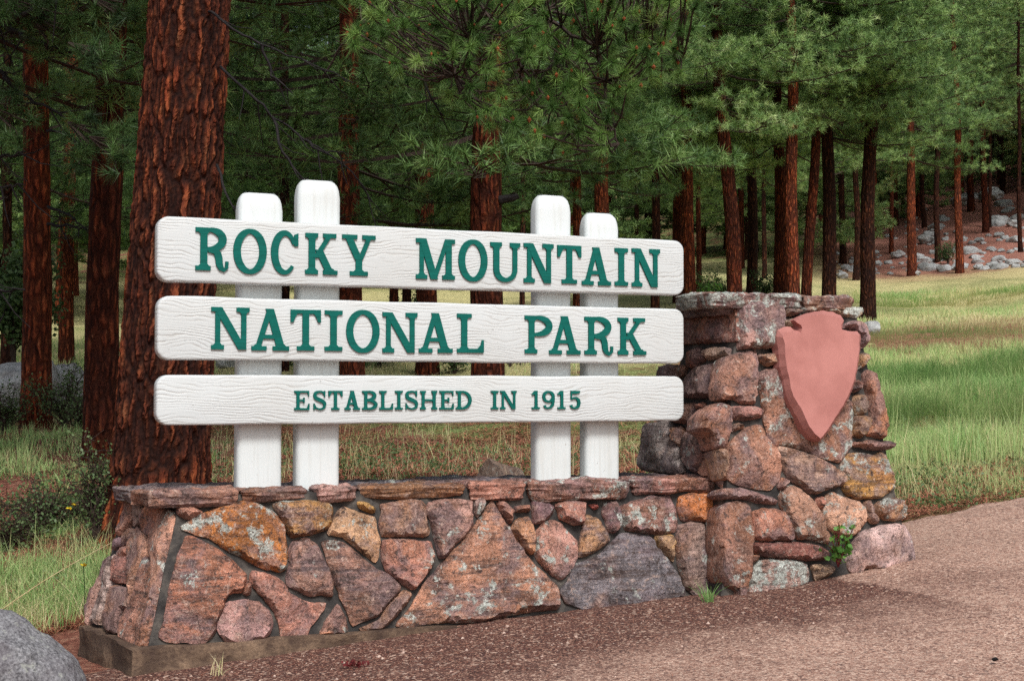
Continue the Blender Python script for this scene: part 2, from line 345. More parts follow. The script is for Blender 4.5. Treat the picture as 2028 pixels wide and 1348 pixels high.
def build_road():
    X = np.linspace(-2.6, 9, 330); Y = np.concatenate([np.linspace(-24, 3.5, 60)[:-1], np.linspace(3.5, 13.5, 300)])
    XX, YY = np.meshgrid(X, Y); s = road_sd(XX, YY) + (fbm(XX * 3, YY * 3, 21) - .5) * .16
    Z = ground(XX, YY) + np.where(s > 0, .006 + .01 * sstep(0, .3, s), 0) - .10 * sstep(0, -.12, s)
    Z += (fbm(XX * 9, YY * 9, 33, 4) - .5) * .012
    V = np.stack([XX.ravel(), YY.ravel(), Z.ravel()], 1); ny, nx = XX.shape
    i = np.arange(nx * ny).reshape(ny, nx); F = np.stack([i[:-1, :-1].ravel(), i[:-1, 1:].ravel(), i[1:, 1:].ravel(), i[1:, :-1].ravel()], 1)
    keep = (s.ravel()[F] > -.2).any(1); F = F[keep]
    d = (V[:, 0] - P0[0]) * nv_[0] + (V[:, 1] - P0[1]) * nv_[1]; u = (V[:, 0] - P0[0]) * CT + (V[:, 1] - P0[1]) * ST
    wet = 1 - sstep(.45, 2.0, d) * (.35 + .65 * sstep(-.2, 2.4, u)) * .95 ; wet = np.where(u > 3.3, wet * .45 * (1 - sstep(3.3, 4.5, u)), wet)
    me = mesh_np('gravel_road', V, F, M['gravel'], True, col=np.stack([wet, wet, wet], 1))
    tag(link('gravel_road', me), 'reddish gravel shoulder in front of the stone sign base', kind='structure')
build_road()

# ---------------------------------------------------------------- stones
def resample(P, sp, jag, seed):
    P = np.asarray(P, float); Q = np.roll(P, -1, 0); L = np.linalg.norm(Q - P, axis=1); out = []
    for p, q, l in zip(P, Q, L):
        k = max(1, int(round(l / sp)))
        for j in range(k): out.append(p + (q - p) * j / k)
    out = np.array(out); n = len(out)
    for _ in range(1): out = out * .6 + (np.roll(out, 1, 0) + np.roll(out, -1, 0)) * .2
    tg = np.roll(out, -1, 0) - np.roll(out, 1, 0); nn = np.stack([tg[:, 1], -tg[:, 0]], 1); nn /= np.linalg.norm(nn, axis=1)[:, None] + 1e-9
    d = np.array([mn.noise(Vector((x * 22, y * 22, seed))) * .7 + mn.noise(Vector((x * 70, y * 70, seed + 5))) * .45 for x, y in out])
    return out + nn * (d * jag)[:, None]
def inside(P, x, y):
    c = np.zeros(x.shape, bool); n = len(P); j = n - 1
    for i in range(n):
        xi, yi = P[i]; xj, yj = P[j]
        c ^= ((yi > y) != (yj > y)) & (x < (xj - xi) * (y - yi) / (yj - yi + 1e-12) + xi); j = i
    return c
def edist(P, x, y):
    d = np.full(x.shape, 1e9); A = P; B = np.roll(P, -1, 0)
    for (ax, ay), (bx, by) in zip(A, B):
        dx, dy = bx - ax, by - ay; t = np.clip(((x - ax) * dx + (y - ay) * dy) / (dx * dx + dy * dy + 1e-12), 0, 1)
        d = np.minimum(d, np.hypot(x - ax - t * dx, y - ay - t * dy))
    return d
def area(P): x, y = P[:, 0], P[:, 1]; return .5 * np.sum(x * np.roll(y, -1) - np.roll(x, -1) * y)
def stone_mesh(P, proud, back, rnd, seed, sp=.015, jag=.007, facet=.45, layer=0, mat=None, undercut=.0):
    """P outline in plane coords (counter-clockwise); relief along +z; returns V,F in plane frame"""
    P = np.asarray(P, float)
    if area(P) < 0: P = P[::-1]
    P = resample(P, sp, jag, seed); x0, y0 = P.min(0); x1, y1 = P.max(0)
    if (x1 - x0) * (y1 - y0) / sp ** 2 > 1100: spi = math.sqrt((x1 - x0) * (y1 - y0) / 1100)
    else: spi = sp
    gx, gy = np.meshgrid(np.arange(x0, x1, spi), np.arange(y0, y1, spi)); gx = gx.ravel() + RNG.uniform(-.3, .3, gx.size) * spi; gy = gy.ravel() + RNG.uniform(-.3, .3, gy.size) * spi
    k = inside(P, gx, gy); gx, gy = gx[k], gy[k]; d = edist(P, gx, gy); k = d > spi * .55; gx, gy, d = gx[k], gy[k], d[k]
    n = len(P); pts = [Vector(p) for p in P.tolist()] + [Vector((a, b)) for a, b in zip(gx, gy)]
    vo, _, fo, ov, _, _ = delaunay_2d_cdt(pts, [(i, (i + 1) % n) for i in range(n)], [], 1, 1e-6)
    vx = np.array([v.x for v in vo]); vy = np.array([v.y for v in vo]); dd = edist(P, vx, vy)
    t = np.clip(dd / rnd, 0, 1); h = proud * np.sqrt(np.clip(1 - (1 - t) ** 2, 0, 1))
    rs = np.random.default_rng(seed * 7 + 1); cx, cy = (x0 + x1) / 2, (y0 + y1) / 2; sz = math.sqrt((x1 - x0) * (y1 - y0))
    for _ in range(4):
        a = rs.uniform(0, 2 * math.pi); off = rs.uniform(.0, .34) * sz; sl = rs.uniform(.15, .8) * facet
        pl = proud * rs.uniform(.85, 1.1) - sl * ((vx - cx) * math.cos(a) + (vy - cy) * math.sin(a) - off)
        h = np.minimum(h, np.maximum(pl, proud * .15))
    nz = np.array([mn.fractal(Vector((x * 9, y * 9, seed * 1.7)), .8, 2.1, 5) * .011 + abs(mn.noise(Vector((x * 24, y * 24, seed)))) * -.008 for x, y in zip(vx, vy)])
    tz = np.array([mn.noise(Vector((x * 7 + 3, y * 7, seed * 2.3))) * 2.2 + mn.noise(Vector((x * 19, y * 19, seed))) * .5 for x, y in zip(vx, vy)]); fr_ = tz - np.floor(tz)
    h = h + (np.floor(tz) + np.clip((fr_ - .35) / .3, 0, 1)) * .0055 * min(1, sz / .2) * (dd > .006)
    h = h + nz * np.clip(dd / .012, 0.1, 1) * min(1, sz / .12)
    V = [tuple(v) for v in np.stack([vx, vy, h], 1).tolist()]; F = [tuple(f) for f in fo if len(f) >= 3]
    idx = {}
    for i, o in enumerate(ov):
        for q in o:
            if q < n: idx[q] = i
    if len(idx) == n:
        ring = [idx[i] for i in range(n)]; nr = 3 if not layer else layer; hr = [h[q] for q in ring]
        tg = np.roll(P, -1, 0) - np.roll(P, 1, 0); nn = np.stack([tg[:, 1], -tg[:, 0]], 1); nn /= np.linalg.norm(nn, axis=1)[:, None] + 1e-9
        for r in range(1, nr + 1):
            f = r / nr; base = len(V)
            for i in range(n):
                z = hr[i] - back * f
                o = -undercut * f + (mn.noise(Vector((P[i][0] * (8 if layer else 15), P[i][1] * 8, z * (110 if layer else 30) + seed))) * (.012 if layer else .006))
                if r == nr: o -= .01
                V.append((P[i][0] + nn[i][0] * o, P[i][1] + nn[i][1] * o, z + (mn.noise(Vector((P[i][0] * 6, P[i][1] * 6, seed + r))) * .012 if layer else 0)))
            nr_ = list(range(base, base + n))
            for i in range(n): j = (i + 1) % n; F.append((ring[i], nr_[i], nr_[j], ring[j]))
            ring = nr_
        F.append(tuple(reversed(ring)))
    return np.array(V), F
def frame_of(pl, ex):
    p, n = pl; n = nrm(n); ex = nrm(np.asarray(ex, float) - n * (np.asarray(ex) @ n)); ey = np.cross(n, ex); return p, ex, ey, n
STN = [0]
def add_stone(parent, pts, pl, ex, color, lichen=.3, name='stone', label=None, proud=.05, back=.10, rnd=.045, offset=0.0, local=None, **kw):
    """pts: pixel outline in the photograph (or plane coordinates if local) carried onto the wall plane"""
    STN[0] += 1; seed = STN[0]
    o, ex_, ey_, n_ = frame_of(pl, ex)
    if local is None:
        H = np.array([hit(x, y, (o + n_ * offset, n_)) for x, y in pts]); Q = np.stack([(H - o) @ ex_, (H - o) @ ey_], 1)
    else: Q = np.asarray(local, float)
    c = Q.mean(0); Q = Q - c
    if local is None: rr = np.linalg.norm(Q, axis=1)[:, None]; Q = Q * (1 + .006 / np.maximum(rr, .03))
    proud *= random.uniform(.8, 1.3)
    V, F = stone_mesh(Q, proud, back + proud, rnd, seed, **kw)
    org = o + ex_ * c[0] + ey_ * c[1] + n_ * offset
    V = V[:, :1] * ex_ + V[:, 1:2] * ey_ + V[:, 2:3] * n_
    me = mesh_np(name, V, F, M['stone'], True, sharp=38)
    ob = link(name, me, parent, tuple(org)); ob.color = (*color, lichen)
    if label: ob['label'] = label
    return ob
def crop(x0, y0, s): return lambda P: [(x0 + x / s, y0 + y / s) for x, y in P]
cA, cB, cC = crop(150, 900, 3.009), crop(750, 900, 2.897), crop(1230, 560, 2.0417)
cD, cE, cF, cH = crop(1240, 820, 3.547), crop(1500, 860, 4.212), crop(150, 940, 3.745), crop(1440, 560, 3.965)

base = empty('stone_sign_base', (P0[0], P0[1], 0), TH)
tag(base, 'low mortared fieldstone wall with a taller stone pillar at its right end', 'wall')
def plane3(a, b, c, toward):
    n = nrm(np.cross(b - a, c - a)); n = n if (toward - a) @ n > 0 else -n; return (a, n)
PF = (np.array([0, -.08, .78]), nrm([0, -.68, .12]))                       # low wall, battered front
PP = (np.array([0, -.12, 1.65]), nrm([0, -1.35, .20]))                     # pillar, battered front
zc = .785
_a = hit(282, 1288, PF); _b = hit(344, 1003, PF)
_c = CL + toLd(ray(165, 1240)) * (((_a[2]) - CL[2]) / toLd(ray(165, 1240))[2])
PL = plane3(_a, _b, _c, CL)                                                # left end face of the low wall
_d = hit(1440, 930, PP); _e = hit(1457, 600, PP); _f = hit(1252, 935, vplane(.75))
PS = plane3(_d, _e, _f, CL)                                                # left face of the pillar
_g = hit(1697, 600, PP); _h = hit(1806, 1100, PP)
PR = plane3(_g, _h, _h + np.array([-.03, .8, 0]), np.array([10., 0, 1]))   # right face of the pillar
XU = (1, 0, 0)
def lerp_line(a, b, z): return a + (b - a) * (z - a[2]) / (b[2] - a[2])
def prism_mesh(name, bot, top, mat, sub=0, amp=0.0):
    bm = bmesh.new(); k = len(bot); vb = [bm.verts.new(tuple(p)) for p in bot]; vt = [bm.verts.new(tuple(p)) for p in top]
    bm.faces.new(vb[::-1]); bm.faces.new(vt)
    for i in range(k): j = (i + 1) % k; bm.faces.new((vb[i], vb[j], vt[j], vt[i]))
    if sub: 
        bmesh.ops.subdivide_edges(bm, edges=bm.edges[:], cuts=sub, use_grid_fill=True)
        for v in bm.verts:
            p = v.co * 9; v.co += Vector((mn.noise(p), mn.noise(p + Vector((9, 2, 4))), mn.noise(p + Vector((3, 8, 1))))) * amp + Vector((mn.noise(v.co * 40), mn.noise(v.co * 40 + Vector((5, 5, 5))), 0)) * amp * .4
    bmesh.ops.triangulate(bm, faces=bm.faces[:]); bmesh.ops.recalc_face_normals(bm, faces=bm.faces[:])
    me = bpy.data.meshes.new(name); bm.to_mesh(me); bm.free(); me.materials.append(mat); me.polygons.foreach_set('use_smooth', [True] * len(me.polygons)); me.set_sharp_from_angle(angle=rad(40)); return me
IN = .012
zb, zt = -.15, .755
fl_b, fl_t = lerp_line(_a, _b, zb), lerp_line(_a, _b, zt)
dback = (_c - _a); 
def yfront(pl, z): p, n = pl; return p[1] - (z - p[2]) * n[2] / n[1]
core_b = [fl_b + [IN * 2, IN, 0], (2.95, yfront(PF, zb) + IN, zb), (2.95, .50, zb), fl_b + dback * 1.0 + [IN * 2, 0, 0]]
core_t = [fl_t + [IN * 2, IN, 0], (2.95, yfront(PF, zt) + IN, zt), (2.95, .40, zt), fl_t + dback * .85 + [IN * 2, 0, 0]]
link('mortar', prism_mesh('mortar', core_b, core_t, M['mortar'], 14, .006), base)
zb2, zt2 = -.05, 1.63
A0, A1 = lerp_line(_d, _e, zb2), lerp_line(_d, _e, zt2); B0, B1 = lerp_line(_h, _g, zb2), lerp_line(_h, _g, zt2)
kb = (_f - _d); kb = kb / kb[1]
core_b = [A0 + [IN, IN, 0], B0 + [-IN, IN, 0], B0 + np.array([-.02, 1.1, 0]), A0 + kb * 1.1 + [IN * 2, 0, 0]]
core_t = [A1 + [IN, IN, 0], B1 + [-IN, IN, 0], B1 + np.array([-.02, .50, 0]), A1 + kb * .50 + [IN * 2, 0, 0]]
link('mortar', prism_mesh('mortar', core_b, core_t, M['mortar'], 14, .006), base)
# concrete footing under the low wall
f0 = _a + [-.045, -.05, 0]; f0[2] = .145
fb = [(f0[0] - .03, f0[1] - .02, -.3), (3.0, f0[1] - .02, -.3), (3.0, .3, -.3), (f0[0] - .01 + dback[0] * .88, f0[1] + dback[1] * 1.0, -.3)]
ft = [(f0[0], f0[1], .142), (3.0, f0[1] + .02, .150), (3.0, .3, .15), (f0[0] + dback[0] * .88, f0[1] + dback[1] * 1.0, .142)]
link('footing', prism_mesh('footing', fb, ft, M['concrete'], 22, .014), base)

PINK = (.36, .19, .15); SALM = (.40, .22, .17); ORNG = (.40, .18, .085); OCHR = (.46, .29, .14); PURP = (.24, .15, .155); GREY = (.15, .135, .14); BRWN = (.22, .125, .09); DKBR = (.14, .08, .065); PALE = (.40, .29, .26)
front = [  # low wall front: outline, colour, lichen
 (cA([(607,312),(700,308),(757,340),(670,388),(610,350)]), SALM, 0, None),
 (cA([(625,425),(760,350),(900,300),(1010,278),(1100,300),(1200,360),(1240,420),(1262,600),(1255,680),(1215,698),(1100,670),(960,590),(800,500),(640,450)]), ORNG, .62, 'rust orange stone with a broad white lichen crust'),
 (cA([(1178,290),(1240,278),(1420,275),(1500,285),(1530,310),(1525,400),(1490,450),(1380,475),(1290,490),(1255,450),(1230,380),(1185,325)]), OCHR, .45, 'ochre stone with pale lichen spots'),
 (cA([(1600,310),(1640,330),(1780,375),(1790,450),(1812,500),(1800,600),(1785,645),(1680,560),(1600,490),(1500,470),(1520,430),(1570,330)]), (.46, .30, .20), .35, None),
 (cA([(1680,280),(1730,285),(1785,320),(1780,345),(1740,340),(1690,315)]), OCHR, .1, None),
 (cA([(650,485),(720,500),(850,570),(950,650),(1015,720),(1005,790),(980,830),(920,825),(890,850),(880,900),(840,1000),(830,1060),(800,1090),(745,1130),(650,1110),(540,1115),(500,1080),(520,1010),(540,960),(560,800),(585,720),(610,600),(640,530)]), (.37, .185, .135), .35, 'large pink slab with notched right side'),
 (cA([(900,885),(1000,865),(1090,880),(1150,930),(1170,1000),(1160,1060),(1110,1100),(1000,1120),(920,1130),(860,1070),(845,1020),(870,960)]), (.43, .27, .25), .2, 'round pale pink stone'),
 (cA([(1020,750),(1045,748),(1048,790),(1038,832),(1000,825),(1010,790)]), PINK, 0, None),
 (cA([(1055,690),(1110,700),(1230,750),(1270,820),(1340,870),(1420,880),(1490,880),(1470,930),(1400,1020),(1365,1095),(1330,1100),(1220,1080),(1210,980),(1180,920),(1130,860),(1060,790),(1042,740)]), PINK, .1, 'boot shaped pink stone with fine diagonal ridges'),
 (cA([(1290,520),(1380,498),(1440,540),(1470,610),(1510,690),(1535,770),(1530,845),(1470,830),(1400,840),(1330,805),(1262,775),(1258,720),(1280,640),(1265,580)]), (.33, .20, .16), .3, None),
 (cA([(1465,520),(1550,508),(1620,540),(1720,630),(1800,690),(1880,720),(1940,790),(1860,880),(1800,960),(1700,990),(1650,1020),(1610,920),(1560,790),(1500,630)]), (.26, .15, .115), .35, 'brown slab narrowing to a point at its foot'),
 (cA([(1560,890),(1600,960),(1618,1045),(1600,1070),(1500,1075),(1458,1065),(1490,1000)]), (.50, .27, .19), .4, 'small salmon triangular stone'),
 (cA([(1955,805),(2005,830),(1975,885),(1900,970),(1815,1045),(1720,1050),(1690,1030),(1810,980),(1870,890)]), (.30, .18, .13), .1, None),
 (cB([(650,265),(700,350),(760,440),(830,560),(900,640),(980,710),(1030,760),(1040,870),(1000,890),(850,900),(700,930),(560,960),(450,960),(300,965),(150,990),(100,980),(180,880),(280,720),(380,610),(470,520),(560,400),(620,300)]), (.36, .20, .145), .5, 'largest stone of the low wall, a tall pinkish triangle'),
 (cB([(10,285),(100,275),(180,255),(240,265),(272,300),(270,360),(292,450),(270,468),(180,462),(20,468),(8,400),(25,330)]), (.34, .21, .15), .1, 'block with vertical dark grain'),
 (cB([(285,275),(370,258),(480,262),(540,270),(535,340),(540,400),(500,460),(440,510),(380,590),(345,590),(330,500),(300,380),(272,330)]), (.36, .23, .20), .3, None),
 (cB([(560,245),(600,250),(605,290),(570,360),(548,310)]), PALE, .5, None),
 (cB([(690,262),(740,280),(765,310),(768,370),(750,395),(720,350),(680,290)]), SALM, .2, None),
 (cB([(783,293),(865,290),(862,330),(785,328)]), SALM, 0, None),
 (cB([(20,490),(120,485),(240,497),(300,500),(320,590),(290,660),(230,740),(205,775),(140,740),(40,660),(20,600)]), (.38, .20, .16), .35, None),
 (cB([(770,410),(800,370),(860,355),(875,420),(895,470),(885,575),(840,550),(790,470),(755,420)]), (.42, .24, .16), .2, None),
 (cB([(880,270),(960,265),(1005,300),(985,350),(930,390),(890,395),(885,330)]), PURP, .4, None),
 (cB([(1012,285),(1080,265),(1180,270),(1185,330),(1170,400),(1110,395),(1040,365),(1035,330)]), PINK, .4, None),
 (cB([(1210,285),(1260,285),(1262,305),(1240,315)]), (.5, .1, .05), 0, 'tiny orange red stone'),
 (cB([(985,375),(1040,395),(1090,450),(1140,500),(1140,580),(1110,650),(1050,715),(1000,690),(920,610),(893,550),(900,450),(940,400)]), (.38, .225, .19), .6, 'egg shaped pink stone splashed with white lichen'),
 (cB([(1190,345),(1260,370),(1290,420),(1325,490),(1280,530),(1210,570),(1150,590),(1145,560),(1165,480),(1175,400)]), (.36, .22, .14), .3, None),
 (cB([(1290,280),(1365,270),(1385,330),(1390,400),(1360,445),(1325,435),(1290,340)]), PURP, .5, None),
 (cB([(1395,290),(1450,275),(1560,240),(1660,230),(1690,290),(1710,380),(1700,440),(1600,455),(1480,440),(1420,430),(1400,350)]), (.27, .175, .17), .65, None),
 (cB([(1730,240),(1790,220),(1870,222),(1930,250),(1955,290),(1930,350),(1910,390),(1830,375),(1740,380),(1715,300)]), (.46, .2, .11), .3, 'orange stone beside the pillar'),
 (cB([(1590,465),(1690,462),(1700,500),(1690,610),(1650,580),(1590,500)]), OCHR, 0, None),
 (cB([(1720,410),(1790,388),(1865,400),(1895,460),(1910,560),(1912,680),(1885,810),(1830,815),(1760,760),(1725,640),(1705,500)]), (.21, .15, .13), .4, None),
 (cB([(1390,455),(1480,455),(1560,475),(1610,560),(1660,620),(1710,680),(1740,760),(1745,830),(1600,850),(1450,890),(1280,910),(1180,880),(1080,850),(1040,780),(1090,720),(1130,630),(1250,590),(1330,520),(1370,470)]), (.13, .118, .125), .35, 'large dark grey boulder low in the wall'),
]
for P, c, l, lab in front: add_stone(base, P, PF, XU, c, l, label=lab, proud=.042, back=.06, rnd=.022)
leftf = [
 (cF([(420,143),(435,160),(430,250),(410,330),(350,420),(318,450),(312,430),(340,330),(380,220)]), (.45, .27, .22), .05),
 (cF([(440,185),(495,180),(490,260),(460,340),(430,380),(425,300)]), (.33, .24, .2), .2),
 (cF([(530,230),(610,225),(640,260),(600,330),(580,380),(530,440),(485,400),(475,330),(490,260)]), (.34, .17, .12), .1),
 (cF([(640,255),(690,265),(722,340),(722,560),(700,720),(660,850),(630,940),(590,970),(560,930),(550,800),(560,650),(540,540),(545,440),(590,380),(600,300)]), (.36, .21, .16), .5),
 (cF([(455,385),(480,430),(520,480),(520,580),(470,680),(440,800),(410,890),(395,800),(400,700),(385,580),(400,480),(430,430)]), (.42, .25, .19), .3),
 (cF([(385,400),(425,400),(400,480),(350,520),(335,490),(360,430)]), BRWN, .1),
 (cF([(310,560),(340,540),(385,530),(380,590),(310,610),(300,580)]), PINK, .1),
 (cF([(310,465),(330,470),(325,510),(285,555),(275,520)]), PURP, .1),
 (cF([(290,600),(380,600),(400,700),(385,800),(270,790),(262,700)]), (.33, .17, .14), .1),
 (cF([(285,590),(260,700),(280,800),(240,880),(200,1000),(170,1105),(110,1085),(130,990),(190,830),(220,720),(260,620)]), (.46, .36, .32), .2),
 (cF([(240,610),(262,605),(230,720),(180,830),(130,980),(90,1110),(62,1095),(90,970),(150,830),(200,640)]), (.3, .19, .16), .3),
 (cF([(290,820),(370,840),(415,890),(400,980),(340,1000),(300,1165),(235,1160),(200,1090),(240,960)]), (.36, .22, .17), .2),
 (cF([(500,600),(550,650),(550,900),(560,970),(620,960),(610,1040),(560,1160),(520,1250),(470,1295),(400,1270),(320,1210),(310,1130),(360,1000),(420,900),(460,760)]), (.36, .2, .155), .4)]
cx_ = lambda y: 344 + (282 - 344) * (y - 1003) / (1288 - 1003)
for P, c, l in leftf: add_stone(base, [(min(x, cx_(y) - 3), y) for x, y in P], PL, dback, c, l, proud=.016, back=.06, rnd=.012, facet=.08, jag=.004)
px_ = lambda P: P
pillar_front = [
 (cD([(660,660),(700,630),(800,615),(860,640),(880,700),(878,880),(870,1050),(840,1240),(810,1305),(770,1290),(760,1230),(700,1200),(660,1130),(650,900),(655,750)]), (.23, .13, .10), .45, 'tall upright stone at the foot of the pillar corner'),
 (cD([(670,530),(720,520),(820,525),(1000,575),(1065,600),(1050,635),(960,625),(820,595),(680,590),(655,565)]), (.22, .14, .13), .3, None),
 (px_([(1491,1015),(1511,1007),(1539,1009),(1548,1014),(1559,1031),(1570,1057),(1565,1073),(1543,1068),(1519,1072),(1491,1067)]), (.40, .21, .16), .4, None),
 (px_([(1490,1074),(1530,1073),(1590,1074),(1625,1082),(1640,1090),(1640,1108),(1600,1109),(1560,1105),(1520,1102),(1495,1095)]), (.20, .095, .08), .1, None),
 (px_([(1488,1100),(1500,1098),(1501,1108),(1488,1116)]), ORNG, 0, None),
 (px_([(1487,1150),(1490,1130),(1505,1110),(1530,1107),(1575,1109),(1595,1117),(1603,1140),(1598,1157),(1560,1172),(1530,1180),(1487,1180)]), (.36, .25, .22), .95, 'low stone almost covered by white lichen'),
 (px_([(1608,1119),(1640,1117),(1655,1125),(1640,1140),(1615,1148)]), (.4, .28, .2), .2, None),
 (cE([(900,800),(1000,770),(1150,740),(1220,760),(1280,850),(1300,960),(1315,1040),(1200,1070),(1120,1110),(1000,1120),(905,1110),(880,1150),(830,1170),(770,1130),(750,1050),(760,980),(800,900),(860,820)]), (.42, .31, .29), .25, 'pale streaked stone at the right foot of the pillar'),
 (cE([(985,580),(1050,545),(1130,530),(1190,545),(1230,600),(1235,660),(1200,710),(1130,720),(1040,700),(990,660)]), (.44, .28, .18), .8, 'rounded stone with a white lichen face at the right edge'),
 (cE([(890,560),(950,550),(965,640),(1000,700),(1010,735),(970,742),(920,710),(905,620)]), (.36, .22, .15), .1, None),
 (cE([(620,485),(700,520),(850,560),(900,620),(900,690),(870,760),(800,840),(740,850),(660,830),(600,780),(560,700),(545,620),(570,520)]), (.37, .23, .17), .6, 'heart shaped stone behind the green plant'),
 (cE([(500,525),(555,520),(560,570),(540,628),(500,590),(490,555)]), PINK, .1, None),
 (cE([(215,450),(300,425),(370,470),(430,530),(490,600),(530,690),(560,790),(605,860),(590,905),(540,900),(430,870),(330,865),(290,800),(240,680),(190,580),(185,520)]), (.33, .20, .15), .5, None),
 (cE([(190,100),(260,110),(400,160),(530,205),(640,270),(720,320),(728,390),(700,430),(600,445),(500,490),(420,485),(370,430),(260,370),(225,290),(190,200),(165,130)]), (.40, .27, .21), .3, 'long leaning pinkish stone below the arrowhead'),
 (cE([(120,80),(165,75),(160,110),(135,135)]), SALM, 0, None),
 (cE([(190,360),(235,370),(235,420),(205,460),(170,440)]), SALM, 0, None),
 (cE([(770,155),(870,160),(960,180),(1030,150),(1060,220),(1110,300),(1135,400),(1135,450),(1040,520),(940,530),(820,530),(740,500),(710,440),(730,370),(690,280),(720,220)]), (.44, .26, .12), .75, 'ochre and white stone at the right edge of the pillar'),
 (cE([(800,65),(950,55),(1110,55),(1125,90),(1110,125),(960,125),(830,105),(775,90)]), (.26, .16, .14), .2, 'thin flat stone jutting from the right edge'),
 (cC([(555,365),(600,347),(640,350),(700,400),(800,420),(900,450),(935,490),(935,560),(930,660),(885,722),(860,720),(780,690),(700,660),(600,640),(580,560),(570,460),(552,390)]), (.27, .15, .11), .6, 'large brown slab behind the arrowhead'),
 (cC([(975,370),(1000,352),(1020,365),(1040,440),(1060,540),(1070,620),(1050,628),(990,612),(1010,540),(1000,470),(980,410)]), (.35, .18, .12), .35, None),
 (cC([(945,460),(965,450),(985,465),(990,510),(975,535),(950,530),(940,490)]), (.34, .24, .16), .5, None),
 (cC([(945,540),(990,535),(995,590),(970,625),(935,615),(940,570)]), (.3, .18, .09), .1, None),
 (cC([(935,400),(960,395),(970,420),(955,440),(930,440)]), PINK, .1, None),
 (cC([(965,290),(990,285),(1000,310),(980,335),(955,350),(955,310)]), (.36, .23, .14), .6, None),
 (cC([(905,165),(960,155),(985,175),(990,215),(995,250),(970,262),(960,230),(930,190),(900,185)]), (.38, .25, .24), .3, None),
 (cC([(730,100),(800,92),(900,95),(975,98),(978,120),(955,142),(900,135),(800,120),(735,122)]), (.36, .27, .19), .85, None),
 (cC([(658,108),(722,105),(720,130),(660,135)]), (.3, .22, .17), .3, None),
 (cC([(650,155),(690,145),(705,160),(700,195),(660,185)]), (.4, .3, .22), .2, None),
 (cC([(555,290),(640,285),(640,330),(590,335),(553,310)]), (.34, .22, .16), .4, None),
 (cC([(472,95),(490,78),(600,78),(650,98),(645,170),(635,250),(600,262),(520,262),(470,270),(480,200),(472,150)]), (.25, .155, .135), .6, 'square lichen spotted block left of the arrowhead'),
 (cC([(430,300),(480,285),(545,273),(550,330),(548,440),(540,485),(500,490),(460,470),(412,465),(405,420),(415,340)]), (.32, .19, .155), .35, None),
 (cC([(450,498),(550,500),(575,515),(565,545),(500,555),(450,550)]), (.29, .16, .14), .1, None),
 (cC([(355,503),(400,488),(445,500),(442,560),(430,640),(415,670),(380,665),(360,610),(320,585),(325,540)]), (.29, .165, .135), .3, None),
 (cC([(450,574),(475,565),(500,585),(450,600)]), (.3, .19, .14), .1, None),
 (cC([(515,580),(570,578),(585,620),(605,650),(640,710),(645,760),(635,800),(600,835),(540,830),(470,815),(430,790),(430,700),(440,650),(480,610)]), (.36, .205, .155), .35, 'big rounded pinkish boulder in the pillar'),
 (cC([(385,675),(425,672),(428,740),(420,790),(405,790),(395,730)]), (.29, .18, .13), .1, None),
 (cC([(608,650),(630,650),(625,675),(612,670)]), SALM, 0, None)]
for P, c, l, lab in pillar_front: add_stone(base, P, PP, XU, c, l, label=lab, proud=.048, back=.09, rnd=.022)
XS = kb
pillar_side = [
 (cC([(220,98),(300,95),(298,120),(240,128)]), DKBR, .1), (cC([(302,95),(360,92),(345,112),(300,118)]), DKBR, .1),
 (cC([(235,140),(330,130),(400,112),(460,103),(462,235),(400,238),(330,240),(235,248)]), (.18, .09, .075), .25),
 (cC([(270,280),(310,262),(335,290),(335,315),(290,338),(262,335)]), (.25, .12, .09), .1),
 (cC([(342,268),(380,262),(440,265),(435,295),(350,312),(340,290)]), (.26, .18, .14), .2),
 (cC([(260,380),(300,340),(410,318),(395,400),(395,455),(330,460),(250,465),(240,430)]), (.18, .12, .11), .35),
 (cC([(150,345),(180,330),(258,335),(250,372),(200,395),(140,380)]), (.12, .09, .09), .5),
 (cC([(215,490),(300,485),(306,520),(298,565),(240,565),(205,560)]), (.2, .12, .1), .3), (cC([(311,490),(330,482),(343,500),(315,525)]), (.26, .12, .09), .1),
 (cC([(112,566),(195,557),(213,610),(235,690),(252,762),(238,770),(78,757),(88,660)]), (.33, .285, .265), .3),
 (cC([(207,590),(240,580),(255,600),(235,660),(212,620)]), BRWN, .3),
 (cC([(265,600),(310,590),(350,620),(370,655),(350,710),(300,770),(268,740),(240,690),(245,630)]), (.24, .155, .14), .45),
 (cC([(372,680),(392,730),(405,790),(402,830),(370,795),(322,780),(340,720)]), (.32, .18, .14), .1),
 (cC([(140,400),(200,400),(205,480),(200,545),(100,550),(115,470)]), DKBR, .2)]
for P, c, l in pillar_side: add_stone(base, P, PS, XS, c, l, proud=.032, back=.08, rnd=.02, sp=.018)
# stones of the pillar's right face (seen only from the side)
o_, ex_, ey_, n_ = frame_of(PR, (0, 1, 0))
zz = 0
for r, (v0, v1) in enumerate([(-1.25, -1.02), (-1.0, -.78), (-.76, -.55), (-.53, -.30), (-.28, -.07)]):
    q = [.03, .30 + .05 * (r % 2), .62] if r < 2 else [.03, .24 + .07 * (r % 2), .46]
    for a, b in zip(q[:-1], q[1:]):
        j = lambda: random.uniform(-.02, .02); sgn = 1 if ey_[2] > 0 else -1
        loc = [(a + .02 + j(), sgn * v0 + j()), (b - .02 + j(), sgn * v0 + j()), (b + j(), sgn * (v0 + v1) / 2), (b - .03 + j(), sgn * v1 + j()), ((a + b) / 2, sgn * v1 + j()), (a + .03 + j(), sgn * v1 + j()), (a + j(), sgn * (v0 + v1) / 2)]
        add_stone(base, None, PR, (0, 1, 0), random.choice([PINK, BRWN, SALM, PURP]), .3, local=loc, proud=.045, back=.08, sp=.022)
